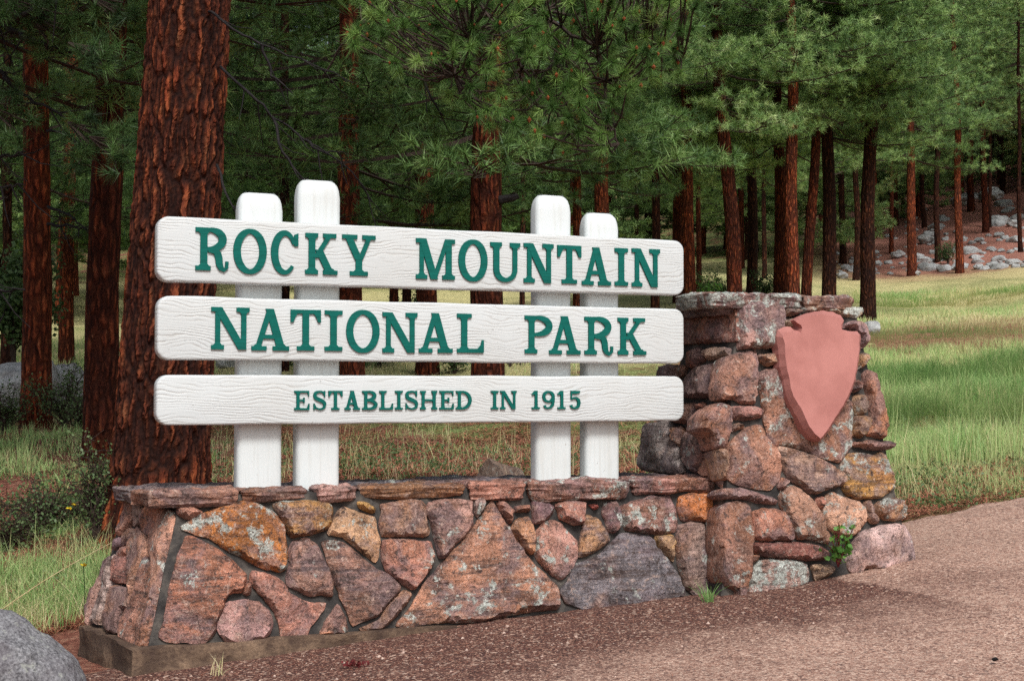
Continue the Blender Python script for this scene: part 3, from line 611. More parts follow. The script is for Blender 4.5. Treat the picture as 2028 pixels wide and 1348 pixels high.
# cap slabs
UPZ = lambda z: (np.array([0, 0, z]), np.array([0, 0, 1.]))
def capslab(u0, u1, yf, yb, z, th, color, lich, seed, skewl=0, skewr=0, label=None):
    rs = random.Random(seed); P = []
    k = max(3, int((u1 - u0) / .09))
    for i in range(k + 1): f = i / k; P.append((u0 + (u1 - u0) * f, yf + rs.uniform(-.018, .014) + (.03 if i in (0, k) else 0)))
    for i in range(1, 3): P.append((u1 + skewr * i / 3 + rs.uniform(-.012, .012), yf + (yb - yf) * i / 3))
    for i in range(k + 1): f = 1 - i / k; P.append((u0 + skewl + (u1 + skewr - u0 - skewl) * f, yb + rs.uniform(-.03, .03)))
    for i in range(1, 3): f = 1 - i / 3; P.append((u0 + skewl * f + rs.uniform(-.012, .012), yf + (yb - yf) * f))
    add_stone(base, None, UPZ(z), XU, color, lich, name='capstone', local=P, proud=.012, back=max(.03, th - .026), rnd=.02, facet=.02, layer=7, sp=.014, jag=.010, undercut=.016, label=label)
cz = zc
uu = lambda x, y: float(hit(x, y, vplane(-.13))[0])
caps = [(256, 478, 990, .075, (.27, .155, .12), .2, -.14), (480, 617, 985, .062, (.22, .125, .10), .1, -.12), (629, 716, 982, .07, (.40, .25, .22), .15, -.13),
        (717, 928, 978, .058, (.26, .145, .09), .15, -.12), (932, 1045, 976, .088, (.31, .165, .13), .15, -.145), (1048, 1252, 972, .095, (.24, .15, .14), .6, -.15), (1256, 1427, 968, .082, (.25, .14, .12), .35, -.14)]
for i, (a, b, yy, th, c, l, yf) in enumerate(caps):
    ua, ub = uu(a, yy), uu(b, yy)
    if i == 0: ua = uu(290, 985)
    capslab(ua + .002, ub - .004, yf, .13 + .03 * (i % 3), cz - (.004 if i % 2 else 0) - .012, th, c, l, 100 + i, skewl=(-.03 if i == 0 else 0.02), skewr=(.02 if i < 6 else 0))
backs = [(-.09, .62), (.63, 1.35), (1.36, 2.05), (2.06, 2.74)]
for i, (a, b) in enumerate(backs): capslab(a, b, .17, .47, cz - .016 - .004 * (i % 2), .07, [(.13, .11, .11), (.10, .095, .105), (.09, .088, .10), (.12, .105, .11)][i], .35, 140 + i, skewl=(-.03 if i == 0 else 0))
up = lambda x: float(hit(x, 590, vplane(-.15))[0])
for i, (a, b, th, c, l) in enumerate([(1405, 1592, .085, (.22, .14, .13), .9), (1594, 1699, .075, (.27, .17, .13), .5)]):
    capslab(up(a), up(b), -.165, .20, 1.715 - .012 - .004 * i, th, c, l, 160 + i)
ub = lambda x, y: float(hit(x, 588, vplane(y))[0])
capslab(ub(1350, .45), up(1592) - .08, .21, .47, 1.70, .08, (.20, .12, .10), .5, 170, skewl=0); capslab(up(1592) - .07, up(1699) - .03, .21, .52, 1.697, .07, (.2, .12, .10), .4, 171)
capslab(up(1435), up(1690), -.12, .40, 1.645, .03, (.12, .085, .075), .1, 173)

# ---------------------------------------------------------------- wooden sign
sign = empty('wooden_park_sign', (P0[0], P0[1], 0), TH)
tag(sign, 'white three board wooden park sign on four posts with raised green lettering', 'sign')
def lofted(rings, cap=True):
    V = []; F = []; n = len(rings[0])
    for r in rings: V += [tuple(p) for p in r]
    for k in range(len(rings) - 1):
        for i in range(n): j = (i + 1) % n; F.append((k * n + i, k * n + j, (k + 1) * n + j, (k + 1) * n + i))
    F.append(tuple(range(n - 1, -1, -1))); F.append(tuple((len(rings) - 1) * n + i for i in range(n)))
    return V, F
def rrect(x0, x1, z0a, z0b, z1a, z1b, r, inset=0, k=8):
    """corner points (left z0a..z1a, right z0b..z1b) with radius r"""
    P = []
    cs = [(x1, z0b, -1, 1, 270), (x1, z1b, -1, -1, 0), (x0, z1a, 1, -1, 90), (x0, z0a, 1, 1, 180)]
    for cx, cz_, sx, sz, a0 in cs:
        for i in range(k + 1):
            a = rad(a0 + 90 * i / k); rr = r - inset
            P.append((cx + sx * r + rr * math.cos(a), cz_ + sz * r + rr * math.sin(a)))
    return P
boards = [((312, 427), (312, 557), (1355, 477), (1355, 585)), ((312, 585), (312, 712), (1355, 612), (1355, 720)), ((310, 742), (310, 842), (1355, 745), (1355, 833))]
BT = .07; board_obs = []
for bi, (tl, bl, tr, br) in enumerate(boards):
    TL, BL, TR, BR = [hit(*q, vplane(0)) for q in (tl, bl, tr, br)]
    cx = (TL[0] + TR[0]) / 2; cz_ = (TL[2] + BL[2]) / 2; x0, x1 = TL[0] - cx, TR[0] - cx
    rings = []
    for ins, y in ((.007, BT), (.002, BT - .003), (0, BT - .008), (0, .009), (.0025, .0035), (.007, .0008), (.012, 0)):
        R = rrect(x0, x1, BL[2] - cz_, BR[2] - cz_, TL[2] - cz_, TR[2] - cz_, .052, ins)
        # extra points on long edges, with a hand sawn waviness
        Q = []
        for i in range(len(R)):
            a, b = R[i], R[(i + 1) % len(R)]; Q.append(a); L = math.dist(a, b)
            if L > .3:
                for k in range(1, 40): f = k / 40; Q.append((a[0] + (b[0] - a[0]) * f, a[1] + (b[1] - a[1]) * f + mn.noise(Vector((f * 9, bi * 7, a[1]))) * .0035 + mn.noise(Vector((f * 40, bi * 7, a[1]))) * .0012))
        rings.append([(x, y, z) for x, z in Q])
    V, F = lofted(rings)
    me = mesh_np('board', V, F, M['board'], True, sharp=50)
    b = link('board', me, sign, (cx, 0, cz_)); board_obs.append((b, cx, cz_))
    b['label'] = ['top board reading ROCKY MOUNTAIN', 'middle board reading NATIONAL PARK', 'narrow bottom board reading ESTABLISHED IN 1915'][bi]
posts = [(464.5, 556, 963, 382), (581, 670.5, 958.4, 357), (1051, 1131, 945.8, 387), (1148, 1226, 944.6, 422)]
for xa, xb, yb, yt in posts:
    A = hit(xa + (xa + 254) * .0118 - 3, yb, vplane(BT + .006)); B = hit(xb + 3, yb, vplane(BT + .006)); T = hit(xa, yt, vplane(BT + .1))
    w = B[0] - A[0]; h = T[2] - A[2]; hw = w / 2; dp = .095
    rings = []
    for z, ins in ((-.045, 0), (.4, 0), (.8, .001), (h - .085, 0), (h - .05, .004), (h - .028, .010), (h - .012, .020), (h - .004, .030), (h, .041)):
        rings.append([(x, y + dp / 2, z) for x, y in rrect(-hw + ins, hw - ins, -dp / 2 + ins, -dp / 2 + ins, dp / 2 - ins, dp / 2 - ins, .026, 0, 5)])
    V, F = lofted(rings); me = mesh_np('post', V, F, M['post'], True, sharp=60)
    link('post', me, sign, (A[0] + hw, BT + .006, A[2]))
# lettering: glyphs built from strokes, cap height 1
def arc(cx, cy, rx, ry, a0, a1, n=18): return [(cx + rx * math.cos(rad(a0 + (a1 - a0) * i / n)), cy + ry * math.sin(rad(a0 + (a1 - a0) * i / n))) for i in range(n + 1)]
def ribbon(P, wd):
    P = np.array(P, float); n = len(P); wd = np.interp(np.linspace(0, 1, n), np.linspace(0, 1, len(wd)), wd)
    tg = np.gradient(P, axis=0); tg /= np.linalg.norm(tg, axis=1)[:, None] + 1e-9; nn = np.stack([-tg[:, 1], tg[:, 0]], 1)
    return [tuple(p) for p in P + nn * wd[:, None] / 2], [tuple(p) for p in P - nn * wd[:, None] / 2]
def bar(a, b, w): 
    """a slanted bar with horizontal ends, w = horizontal width"""
    return [(a[0] - w / 2, a[1]), (a[0] + w / 2, a[1]), (b[0] + w / 2, b[1]), (b[0] - w / 2, b[1])]
def glyph(ch, w):
    S, th, sh = .165, .12, .105; so = .085            # stem, thin stroke, serif height, serif overhang
    if w < .45: so = .07
    polys, ribs = [], []
    def rect(x0, x1, y0, y1): polys.append([(x0, y0), (x1, y0), (x1, y1), (x0, y1)])
    def serif(x0, x1, y, up, s0=None, s1=None):       # slab serif with small bracket toward the stem
        d = 1 if up else -1; br = .045
        rect(x0, x1, min(y, y + d * sh), max(y, y + d * sh))
        if s0 is not None: polys.append([(s0 - br, y + d * sh), (s1 + br, y + d * sh), (s1, y + d * (sh + br)), (s0, y + d * (sh + br))])
    def stem(x, s=S, l=so, r=so, bot=True, top=True):
        rect(x, x + s, 0, 1)
        if bot: serif(x - l, x + s + r, 0, True, x, x + s)
        if top: serif(x - l, x + s + r, 1, False, x, x + s)
    def rib(P, wd): ribs.append(ribbon(P, wd))
    if ch == 'I': m_ = (w - S) / 2; stem(m_, S, m_, m_)
    elif ch in 'RPBDEFL':
        stem(so + .03, l=so + .03, r=(.08 if ch in 'RP' else 0), top=True)
        x = so + .03 + S
        if ch in 'RP':
            yb_ = .46; H = (1 - yb_) / 2; cy = yb_ + H; rx = w * (.90 if ch == 'R' else 1.0) - x - .04
            rect(x, x + .05, 1 - .09, 1); rect(x, x + .05, yb_, yb_ + .09)
            a = arc(x + .04, cy, rx - .07, H - .045, 90, -90, 22); rib(a, [.09, .17, .185, .17, .09])
        if ch == 'R':
            rx2 = w * .70
            rib([(x + .02, .47), (rx2 - .10, .46), (rx2 - .03, .40), (rx2, .28), (rx2 + .01, .16), (rx2 + .05, .06), (rx2 + .12, .02), (w - .055, .07), (w - .045, .22)], [.09, .14, .17, .17, .16, .13, .10, .08, .075])
        if ch == 'B':
            for yb_, yt_, rr in ((.49, 1, .92), (0, .53, 1.0)):
                H = (yt_ - yb_) / 2; rx = w * rr - x; rect(x, x + .05, yt_ - .09, yt_); rect(x, x + .05, yb_, yb_ + .09)
                rib(arc(x + .04, yb_ + H, rx - .12, H - .045, 90, -90, 20), [.09, .16, .18, .16, .09])
        if ch == 'D':
            rect(x, x + .05, .90, 1); rect(x, x + .05, 0, .1); rib(arc(x + .04, .5, w - x - .12, .45, 90, -90, 24), [.10, .16, .185, .16, .10])
        if ch == 'E':
            rect(x, w - .02, .90, 1); rect(x, w, 0, .10); rect(x, x + .26, .455, .545)
            polys.append([(w - .10, .90), (w - .02, .90), (w - .02, .70), (w - .06, .70)]); polys.append([(w - .12, .10), (w, .10), (w, .33), (w - .045, .33)])
            polys.append([(x + .20, .36), (x + .27, .36), (x + .27, .64), (x + .20, .64)])
        if ch == 'L': rect(x, w, 0, .10); polys.append([(w - .17, .10), (w, .10), (w, .33), (w - .05, .33), (w - .08, .2)]); serif(so, x + .12, 1, False)
    elif ch == 'O': rib(arc(w / 2, .5, w / 2 - .085, .5 - .045 + .01, 0, 360, 44), [.175, .165, .11, .165, .175, .165, .11, .165, .175])
    elif ch == 'C':
        rib(arc(w / 2 + .01, .5, w / 2 - .085, .465, 26, 318, 36), [.09, .115, .16, .18, .16, .115, .08])
        polys.append([(w - .10, .93), (w, .97), (w, .66), (w - .10, .66)])
    elif ch == 'U':
        t_ = .10; xl = so + S / 2; xr = w - .07 - .075
        rect(xl - S / 2, xl + S / 2, .30, 1); rect(xr - .065, xr + .065, .30, 1); serif(0, xl + S / 2 + .07, 1, False, xl - S / 2, xl + S / 2); serif(xr - .14, w, 1, False, xr - .065, xr + .065)
        rib(arc((xl + xr) / 2, .31, (xr - xl) / 2, .265, 180, 360, 22), [S, .15, .11, .12, .13])
    elif ch in 'HK':
        stem(so, l=so, r=.07)
        if ch == 'H': stem(w - so - S, l=.07, r=so); rect(so + S, w - so - S, .45, .55)
        else:
            polys.append(bar((so + S + .01, .40), (w - .22, .92), .13)); serif(w * .55, w * .96, 1, False)
            polys.append(bar((so + S + .09, .60), (w - .20, .06), .19)); serif(w * .55, w, 0, True, w - .26, w - .12)
    elif ch == 'Y':
        c = w / 2; rect(c - S / 2, c + S / 2, 0, .48); serif(c - .23, c + .23, 0, True, c - S / 2, c + S / 2)
        polys.append(bar((c - .01, .40), (.17, .93), .19)); polys.append(bar((c + .04, .40), (w - .17, .93), .12)); serif(0, w * .45, 1, False); serif(w * .60, w, 1, False)
    elif ch == 'A':
        c = w / 2; polys.append(bar((c - .01, 1), (.15, .05), .13)); polys.append(bar((c - .02, 1), (w - .20, .05), .20)); rect(w * .25, w * .75, .28, .38)
        serif(0, w * .40, 0, True, .10, .20); serif(w * .56, w, 0, True, w - .29, w - .12)
    elif ch == 'N':
        rect(so + .01, so + .13, 0, 1); serif(0, so + .22, 0, True, so + .01, so + .13); rect(w - .20, w - .075, 0, 1); serif(w - .31, w, 1, False, w - .2, w - .075)
        polys.append(bar((.155, 1), (w - .165, 0), .20)); rect(0, .17, 1 - sh, 1)
    elif ch == 'M':
        rect(so + .01, so + .12, 0, 1); serif(0, so + .21, 0, True, so + .01, so + .12); rect(w - .24, w - .085, 0, 1); serif(w - .33, w, 0, True, w - .24, w - .085); rect(0, .17, 1 - sh, 1); rect(w - .2, w, 1 - sh, 1)
        polys.append(bar((.17, 1), (w * .47, 0), .19)); polys.append(bar((w - .20, 1), (w * .47, 0), .11))
    elif ch == 'T':
        c = w / 2; rect(c - S / 2, c + S / 2, 0, 1); serif(c - .22, c + .22, 0, True, c - S / 2, c + S / 2); rect(0, w, .90, 1)
        polys.append([(0, .69), (.07, .69), (.12, .82), (.17, .90), (0, .90)]); polys.append([(w - .07, .69), (w, .69), (w, .90), (w - .17, .90), (w - .12, .82)])
    elif ch == 'S':
        P = [(w - .10, .74), (w - .13, .86), (w * .66, .945), (w * .45, .95), (w * .22, .90), (.10, .76), (.16, .63), (w * .45, .54), (w * .72, .45), (w - .09, .32), (w - .12, .14), (w * .66, .055), (w * .45, .05), (w * .22, .12), (.09, .27)]
        Q = []
        for i in range(len(P) - 1):
            p0, p1, p2, p3 = P[max(i - 1, 0)], P[i], P[i + 1], P[min(i + 2, len(P) - 1)]
            for k in range(4):
                t = k / 4; Q.append(tuple(.5 * (2 * p1[d] + (p2[d] - p0[d]) * t + (2 * p0[d] - 5 * p1[d] + 4 * p2[d] - p3[d]) * t * t + (3 * p1[d] - p0[d] - 3 * p2[d] + p3[d]) * t ** 3) for d in (0, 1)))
        rib(Q, [.07, .09, .10, .14, .19, .20, .19, .14, .10, .09, .07]); rect(w - .13, w - .06, .68, 1); rect(.03, .10, 0, .34)
    elif ch == '1': c = w / 2 + .03; rect(c - S / 2, c + S / 2, 0, 1); serif(0.02, w, 0, True, c - S / 2, c + S / 2); polys.append([(c - S / 2, 1), (c - S / 2, .80), (.02, .76), (.02, .82)])
    elif ch == '9':
        rib(arc(w / 2, .68, w / 2 - .09, .265, 0, 360, 30), [.18, .15, .10, .15, .17, .15, .10, .15, .18])
        rib([(w - .09, .70), (w - .09, .45), (w - .12, .25), (w * .68, .10), (w * .45, .05), (w * .25, .09), (.14, .20)], [.17, .17, .16, .12, .09, .11, .16])
    elif ch == '5':
        rib([(w * .20, .54), (w * .40, .60), (w * .64, .60), (w - .12, .50), (w - .09, .33), (w - .14, .14), (w * .60, .055), (w * .38, .05), (w * .22, .11), (.13, .22)], [.07, .09, .13, .18, .19, .17, .12, .09, .12, .16])
        rect(.10, .18, .52, .98); polys.append([(.10, .84), (w * .6, .82), (w - .04, .88), (w - .02, 1), (.10, 1)])
    return polys, ribs
def letter_mesh(ch, W_, H_):
    w = W_ / H_; polys, ribs = glyph(ch, w); V = []; F = []; k = 0
    def solid(P, y1):
        base = len(V); n = len(P)
        if area(np.array(P)) < 0: P = P[::-1]
        for x, z in P: V.append((x * H_ - W_ / 2, -y1, z * H_ - H_ / 2))
        for x, z in P: V.append((x * H_ - W_ / 2, .002, z * H_ - H_ / 2))
        F.append(tuple(base + i for i in range(n)))
        for i in range(n): j = (i + 1) % n; F.append((base + j, base + i, base + n + i, base + n + j))
    for P in polys: solid(P, .009 + k * .0002); k += 1
    for A, B in ribs:
        y1 = .009 + k * .0002; k += 1
        base = len(V); n = len(A)
        for pts, y in ((A, -y1), (B, -y1), (A, .002), (B, .002)):
            for x, z in pts: V.append((x * H_ - W_ / 2, y, z * H_ - H_ / 2))
        for i in range(n - 1):
            F.append((base + i, base + n + i, base + n + i + 1, base + i + 1))
            F.append((base + i, base + i + 1, base + 2 * n + i + 1, base + 2 * n + i)); F.append((base + n + i + 1, base + n + i, base + 3 * n + i, base + 3 * n + i + 1))
        F.append((base, base + 2 * n, base + 3 * n, base + n)); F.append((base + n - 1, base + 2 * n - 1, base + 4 * n - 1, base + 3 * n - 1))
    return V, F
rows = [
 (0, (300, 420, 4.056), [('R', 355, 625, 125, 468), ('O', 660, 928, 140, 490), ('C', 960, 1182, 155, 495), ('K', 1238, 1497, 170, 500), ('Y', 1535, 1803, 183, 510)]),
 (0, (800, 440, 3.558), [('M', 88, 362, 117, 402), ('O', 388, 592, 127, 412), ('U', 612, 822, 143, 418), ('N', 848, 1058, 150, 427), ('T', 1085, 1253, 163, 432), ('A', 1258, 1462, 177, 443), ('I', 1490, 1582, 182, 447), ('N', 1610, 1808, 187, 455)]),
 (1, (300, 580, 3.621), [('N', 430, 705, 102, 405), ('A', 720, 990, 113, 412), ('T', 1000, 1217, 120, 412), ('I', 1245, 1372, 125, 415), ('O', 1400, 1638, 127, 423), ('N', 1660, 1910, 140, 427)]),
 (1, (820, 590, 3.621), [('A', 38, 280, 108, 392), ('L', 312, 503, 113, 392), ('P', 798, 990, 127, 397), ('A', 973, 1197, 130, 403), ('R', 1227, 1433, 135, 405), ('K', 1465, 1668, 142, 407)]),
 (2, (560, 740, 3.271), [(c, a, b, 109, 234 - (a - 77) * .0035) for c, a, b in (('E', 77, 175), ('S', 198, 285), ('T', 298, 390), ('A', 403, 503), ('B', 517, 615), ('L', 628, 717), ('I', 730, 780), ('S', 795, 880), ('H', 893, 1003), ('E', 1018, 1110), ('D', 1125, 1225), ('I', 1352, 1400), ('N', 1412, 1518), ('1', 1615, 1668), ('9', 1685, 1765), ('1', 1782, 1835), ('5', 1858, 1932))])]
for bi, (x0, y0, s), L in rows:
    b, bx, bz = board_obs[bi]
    for ch, a, c, t, d in L:
        mx = (x0 + a / s + x0 + c / s) / 2
        A = hit(x0 + a / s, y0 + (t + d) / 2 / s, vplane(-.012)); B = hit(x0 + c / s, y0 + (t + d) / 2 / s, vplane(-.012))
        T = hit(mx, y0 + t / s, vplane(-.012)); D = hit(mx, y0 + d / s, vplane(-.012))
        V, F = letter_mesh(ch, B[0] - A[0], T[2] - D[2])
        me = mesh_np('letter', V, F, M['green']); link('letter', me, b, ((A[0] + B[0]) / 2 - bx, 0, (T[2] + D[2]) / 2 - bz))

# ---------------------------------------------------------------- arrowhead plaque
def arrowhead():
    out = [(525,290),(590,250),(650,232),(750,218),(830,228),(890,255),(920,295),(905,335),(905,365),(950,378),(1020,380),(1050,410),(1045,520),(1030,640),(1008,760),(970,870),(920,970),(860,1060),(800,1160),(750,1220),(725,1245),(650,1215),(600,1150),(570,1090),(530,1020),(480,930),(455,850),(440,760),(412,660),(405,560),(395,480),(385,420),(400,375),(440,345),(500,345),(525,368),(545,366),(550,345),(544,325),(530,310)]
    inn = [(540,298),(600,272),(660,255),(750,244),(825,254),(880,275),(914,300),(900,335),(900,368),(945,386),(1000,402),(1040,415),(1038,520),(1022,640),(1000,760),(962,868),(912,965),(852,1055),(795,1150),(752,1205),(735,1222),(690,1185),(645,1125),(618,1070),(580,985),(520,890),(502,835),(486,750),(464,655),(455,560),(452,480),(437,425),(440,412),(465,385),(510,375),(545,393),(580,388),(590,355),(580,325),(550,308)]
    o, ex, ey, n = frame_of(PP, XU)
    def proj(P, off): 
        H = np.array([hit(*q, (o + n * off, n)) for q in cH(P)]); return np.stack([(H - o) @ ex, (H - o) @ ey], 1)
    O = proj(out, .075); I = proj(inn, .115)
    k = 5; Od, Id = [], []
    rs = np.random.default_rng(4); N = len(O)
    for i in range(N):
        a, b = O[i], O[(i + 1) % N]; c, d = I[i], I[(i + 1) % N]; m_ = max(1, int(np.linalg.norm(b - a) / .022))
        for j in range(m_):
            t = j / m_; ch = .0028 * (((len(Od)) % 2) * 2 - 1) * rs.uniform(.2, 1)
            po, pi_ = a + (b - a) * t, c + (d - c) * t; dr = po - pi_; dr = dr / (np.linalg.norm(dr) + 1e-6)
            Od.append(po + dr * ch); Id.append(pi_ - dr * rs.uniform(0, .004))
    Od, Id = np.array(Od), np.array(Id); cen = Od.mean(0); n_ = len(Od)
    V = [(*((p - cen)), .02) for p in Od] + [(*((p - cen)), .075) for p in Od] + [(*((p - cen)), .115) for p in Id]
    F = []
    for r in range(2):
        for i in range(n_): j = (i + 1) % n_; F.append((r * n_ + i, r * n_ + j, (r + 1) * n_ + j, (r + 1) * n_ + i))
    V = np.array(V); pts = [Vector(p) for p in (Id - cen).tolist()]
    vo, _, fo, ov, _, _ = delaunay_2d_cdt(pts, [(i, (i + 1) % n_) for i in range(n_)], [], 1, 1e-7)
    mp = {i: (o2[0] if o2 else 0) for i, o2 in enumerate(ov)}
    for f in fo: F.append(tuple(2 * n_ + mp[i] for i in f))
    F.append(tuple(range(n_)))
    # orient
    W3 = V[:, :1] * ex + V[:, 1:2] * ey + V[:, 2:3] * n
    me = mesh_np('arrowhead_plaque', W3, F, M['plaque'], False)
    bm = bmesh.new(); bm.from_mesh(me); bmesh.ops.recalc_face_normals(bm, faces=bm.faces[:]); bm.to_mesh(me); bm.free()
    c3 = o + ex * cen[0] + ey * cen[1]; x, y = L2W(c3[0], c3[1])
    ob = link('arrowhead_plaque', me, None, (x, y, c3[2]), TH)
    tag(ob, 'blank salmon pink arrowhead plaque with chipped edges hung on the stone pillar', 'plaque')
arrowhead()

# ---------------------------------------------------------------- trees
def tubes(paths, sides=5):
    """paths: list of (points list, radii list)"""
    V = []; F = []
    for P, R in paths:
        P = np.array(P, float); n = len(P); tg = np.gradient(P, axis=0) if n > 2 else np.repeat((P[1:] - P[:1]), n, 0)
        b0 = len(V)
        for i in range(n):
            t = tg[i] / (np.linalg.norm(tg[i]) + 1e-9); a = np.cross(t, [0, 0, 1.]) if abs(t[2]) < .9 else np.cross(t, [1., 0, 0]); a /= np.linalg.norm(a); b = np.cross(t, a)
            for k in range(sides):
                q = 2 * math.pi * k / sides; V.append(P[i] + (a * math.cos(q) + b * math.sin(q)) * R[i])
        for i in range(n - 1):
            for k in range(sides):
                k2 = (k + 1) % sides; F.append((b0 + i * sides + k, b0 + i * sides + k2, b0 + (i + 1) * sides + k2, b0 + (i + 1) * sides + k))
    return np.array(V).reshape(-1, 3), np.array(F, int).reshape(-1, 4)
def needles(P, D, k, L, w, spread=.8, seed=0, axial=.05, tone=None):
    rs = np.random.default_rng(seed); n = len(P); P = np.repeat(P, k, 0); D = np.repeat(D, k, 0); N = n * k
    r = rs.normal(size=(N, 3)); r /= np.linalg.norm(r, axis=1)[:, None]
    d = D * (1 - spread * .45) + r * spread; d /= np.linalg.norm(d, axis=1)[:, None]
    b = P + D * rs.uniform(-axial, axial, (N, 1)); l = L * rs.uniform(.7, 1.1, (N, 1))
    s = np.cross(d, rs.normal(size=(N, 3))); s /= np.linalg.norm(s, axis=1)[:, None] + 1e-9
    V = np.stack([b - s * w / 2, b + s * w / 2, b + d * l - np.array([0, 0, 1.]) * l * .08], 1).reshape(-1, 3)
    F = np.arange(N * 3).reshape(-1, 3)
    tn = rs.beta(1.5, 1.9, n) if tone is None else tone
    t = np.repeat(tn, k) + rs.uniform(-.14, .14, N); t = np.clip(np.repeat(t, 3), 0, 1)
    return V, F, t
def combine(name, parts, mats):
    """parts: (V, F quads or tris, mat index, tone)"""
    Vs, Ts, Mi, To = [], [], [], []; off = 0
    for V, F, mi, t in parts:
        if len(V) == 0: continue
        if F.shape[1] == 4: F = np.concatenate([F[:, [0, 1, 2]], F[:, [0, 2, 3]]])
        Vs.append(V); Ts.append(F + off); Mi.append(np.full(len(F), mi)); To.append(np.full(len(V), .5) if t is None else t); off += len(V)
    t = np.concatenate(To)
    return mesh_np(name, np.concatenate(Vs), np.concatenate(Ts), mats, False, mi=np.concatenate(Mi), col=np.stack([t, t, t], 1))
def crown_mesh(name, seed, H, R, mat, k=30, dens=1.0, nl=.17, nw=.012, low=.8, step=.42):
    rs = random.Random(seed); TP, TD = [], []; paths = []; z = 0
    while z < H:
        f = z / H; prof = (min(1, low + f * 1.2)) * (1 - f) ** .65 + .08
        for b in range(rs.choice([3, 3, 4])):
            a = rs.uniform(0, 2 * math.pi); L = R * prof * rs.uniform(.65, 1.15); e = rad(-14 + 50 * f + rs.uniform(-10, 10)); zb_ = z + rs.uniform(-.2, .2)
            pts = []; n = 7
            for i in range(n + 1):
                t = i / n; r = L * t; pts.append(np.array([math.cos(a) * r + rs.uniform(-.05, .05), math.sin(a) * r + rs.uniform(-.05, .05), zb_ + r * math.tan(e) - .10 * math.sin(t * 3.14) * L * .3 + .16 * t ** 2.5 * L]))
            paths.append((pts, [max(.006, .010 * L * (1 - .8 * i / n) + .004) for i in range(n + 1)]))
            m_ = max(5, int(L * 5.5 * dens))
            for j in range(m_):
                t = .28 + .72 * (j + rs.random()) / m_; q = t * n; i0 = min(int(q), n - 1); p = pts[i0] + (pts[i0 + 1] - pts[i0]) * (q - i0)
                sg = 1 if j % 2 else -1; aa = a + sg * rs.uniform(.5, 1.25); l2 = L * (.34 * (1 - t) + .14) * rs.uniform(.7, 1.3)
                d = np.array([math.cos(aa), math.sin(aa), rs.uniform(-.15, .45)]); d /= np.linalg.norm(d); tip = p + d * l2
                paths.append(([p, (p + tip) / 2 + np.array([0, 0, -.02]), tip], [.009, .006, .004]))
                c = max(2, int(l2 / .13))
                for s in range(c):
                    tt = (s + 1) / c; dd = d + np.array([rs.uniform(-.6, .6), rs.uniform(-.6, .6), rs.uniform(0, .8)]); dd /= np.linalg.norm(dd)
                    TP.append(p + d * l2 * tt + dd * .05 + np.array([rs.uniform(-.05, .05) for _ in range(3)])); TD.append(dd)
            TP.append(pts[-1]); dd = pts[-1] - pts[-2]; TD.append(dd / np.linalg.norm(dd))
        z += step * rs.uniform(.75, 1.25)
    TP, TD = np.array(TP), np.array(TD)
    V, F, t = needles(TP, TD, k, nl, nw, seed=seed)
    Vt, Ft = tubes(paths, 3)
    return combine(name, [(V, F, 0, t), (Vt, Ft, 1, None)], [mat, M['twig']])
def trunk_mesh(name, H, r0, r1, mat, lean=(0, 0), seed=0, segs=20, rows=40, flare=.35, relief=.012):
    V = []
    for j in range(rows + 1):
        f = (j / rows) ** 1.4; z = -.35 + (H + .35) * f; zz_ = max(z, 0); r = r0 + (r1 - r0) * zz_ / H + r0 * flare * math.exp(-zz_ / .28)
        ox = lean[0] * zz_ + mn.noise(Vector((z * .25, seed, 0))) * .12; oy = lean[1] * zz_ + mn.noise(Vector((seed, z * .25, 4))) * .12
        for i in range(segs):
            a = 2 * math.pi * i / segs; rr = r * (1 + .06 * mn.noise(Vector((math.cos(a) * 1.5, math.sin(a) * 1.5, z * .5 + seed * 3)))) + relief * mn.noise(Vector((math.cos(a) * r * 14, math.sin(a) * r * 14, z * 3 + seed)))
            V.append((ox + rr * math.cos(a), oy + rr * math.sin(a), z))
    V = np.array(V); i = np.arange((rows + 1) * segs).reshape(rows + 1, segs); F = np.stack([i[:-1], np.roll(i[:-1], -1, 1), np.roll(i[1:], -1, 1), i[1:]], 2).reshape(-1, 4)
    o0 = mn.noise(Vector((0, seed, 0))) * .12
    return mesh_np(name, V, F, mat, True)
CR = {}
for i in range(3): CR['g%d' % i] = crown_mesh('crown', 11 + i, 11, 2.9, M['needle'], k=30)
for i in range(3): CR['b%d' % i] = crown_mesh('crown', 31 + i, 11, 2.9, M['needle_blue'], k=30)
for i in range(2): CR['f%d' % i] = crown_mesh('crown', 51 + i, 13, 3.1, M['needle_blue'], k=13, nl=.24, nw=.028, dens=.8)
for i in range(2): CR['d%d' % i] = crown_mesh('crown', 61 + i, 13, 3.1, M['needle'], k=13, nl=.24, nw=.028, dens=.8)
TR = {}
def tree(px, Y, width, label, cb=4.0, kind='g', bark='bark', leanpx=0, group=None, H=15, cs=1.0, name='pine_tree', rotc=None, crown=True):
    """px bearing of the foot, Y depth, width of trunk in photo pixels, cb crown base height, leanpx sideways drift over 500 px height"""
    X = at(px, Y); z = gz(X, Y); t = empty(name, (X, Y, z)); tag(t, label, 'tree', group)
    r = width / FPX * Y / 2; key = (round(r, 2), bark, round(leanpx / 20), int(H))
    me = trunk_mesh('trunk', H, r, r * .35, M[bark], (leanpx / 500., 0), seed=px % 97, flare=.2)
    link('trunk', me, t)
    if crown:
        cm = CR[kind + str(random.randrange(3 if kind in 'gb' else 2))]
        c = link('crown', cm, t, (leanpx / 500. * cb, 0, cb), random.uniform(0, 6.28) if rotc is None else rotc); s = cs * random.uniform(.92, 1.1); c.scale = (s, s, s)
    return t
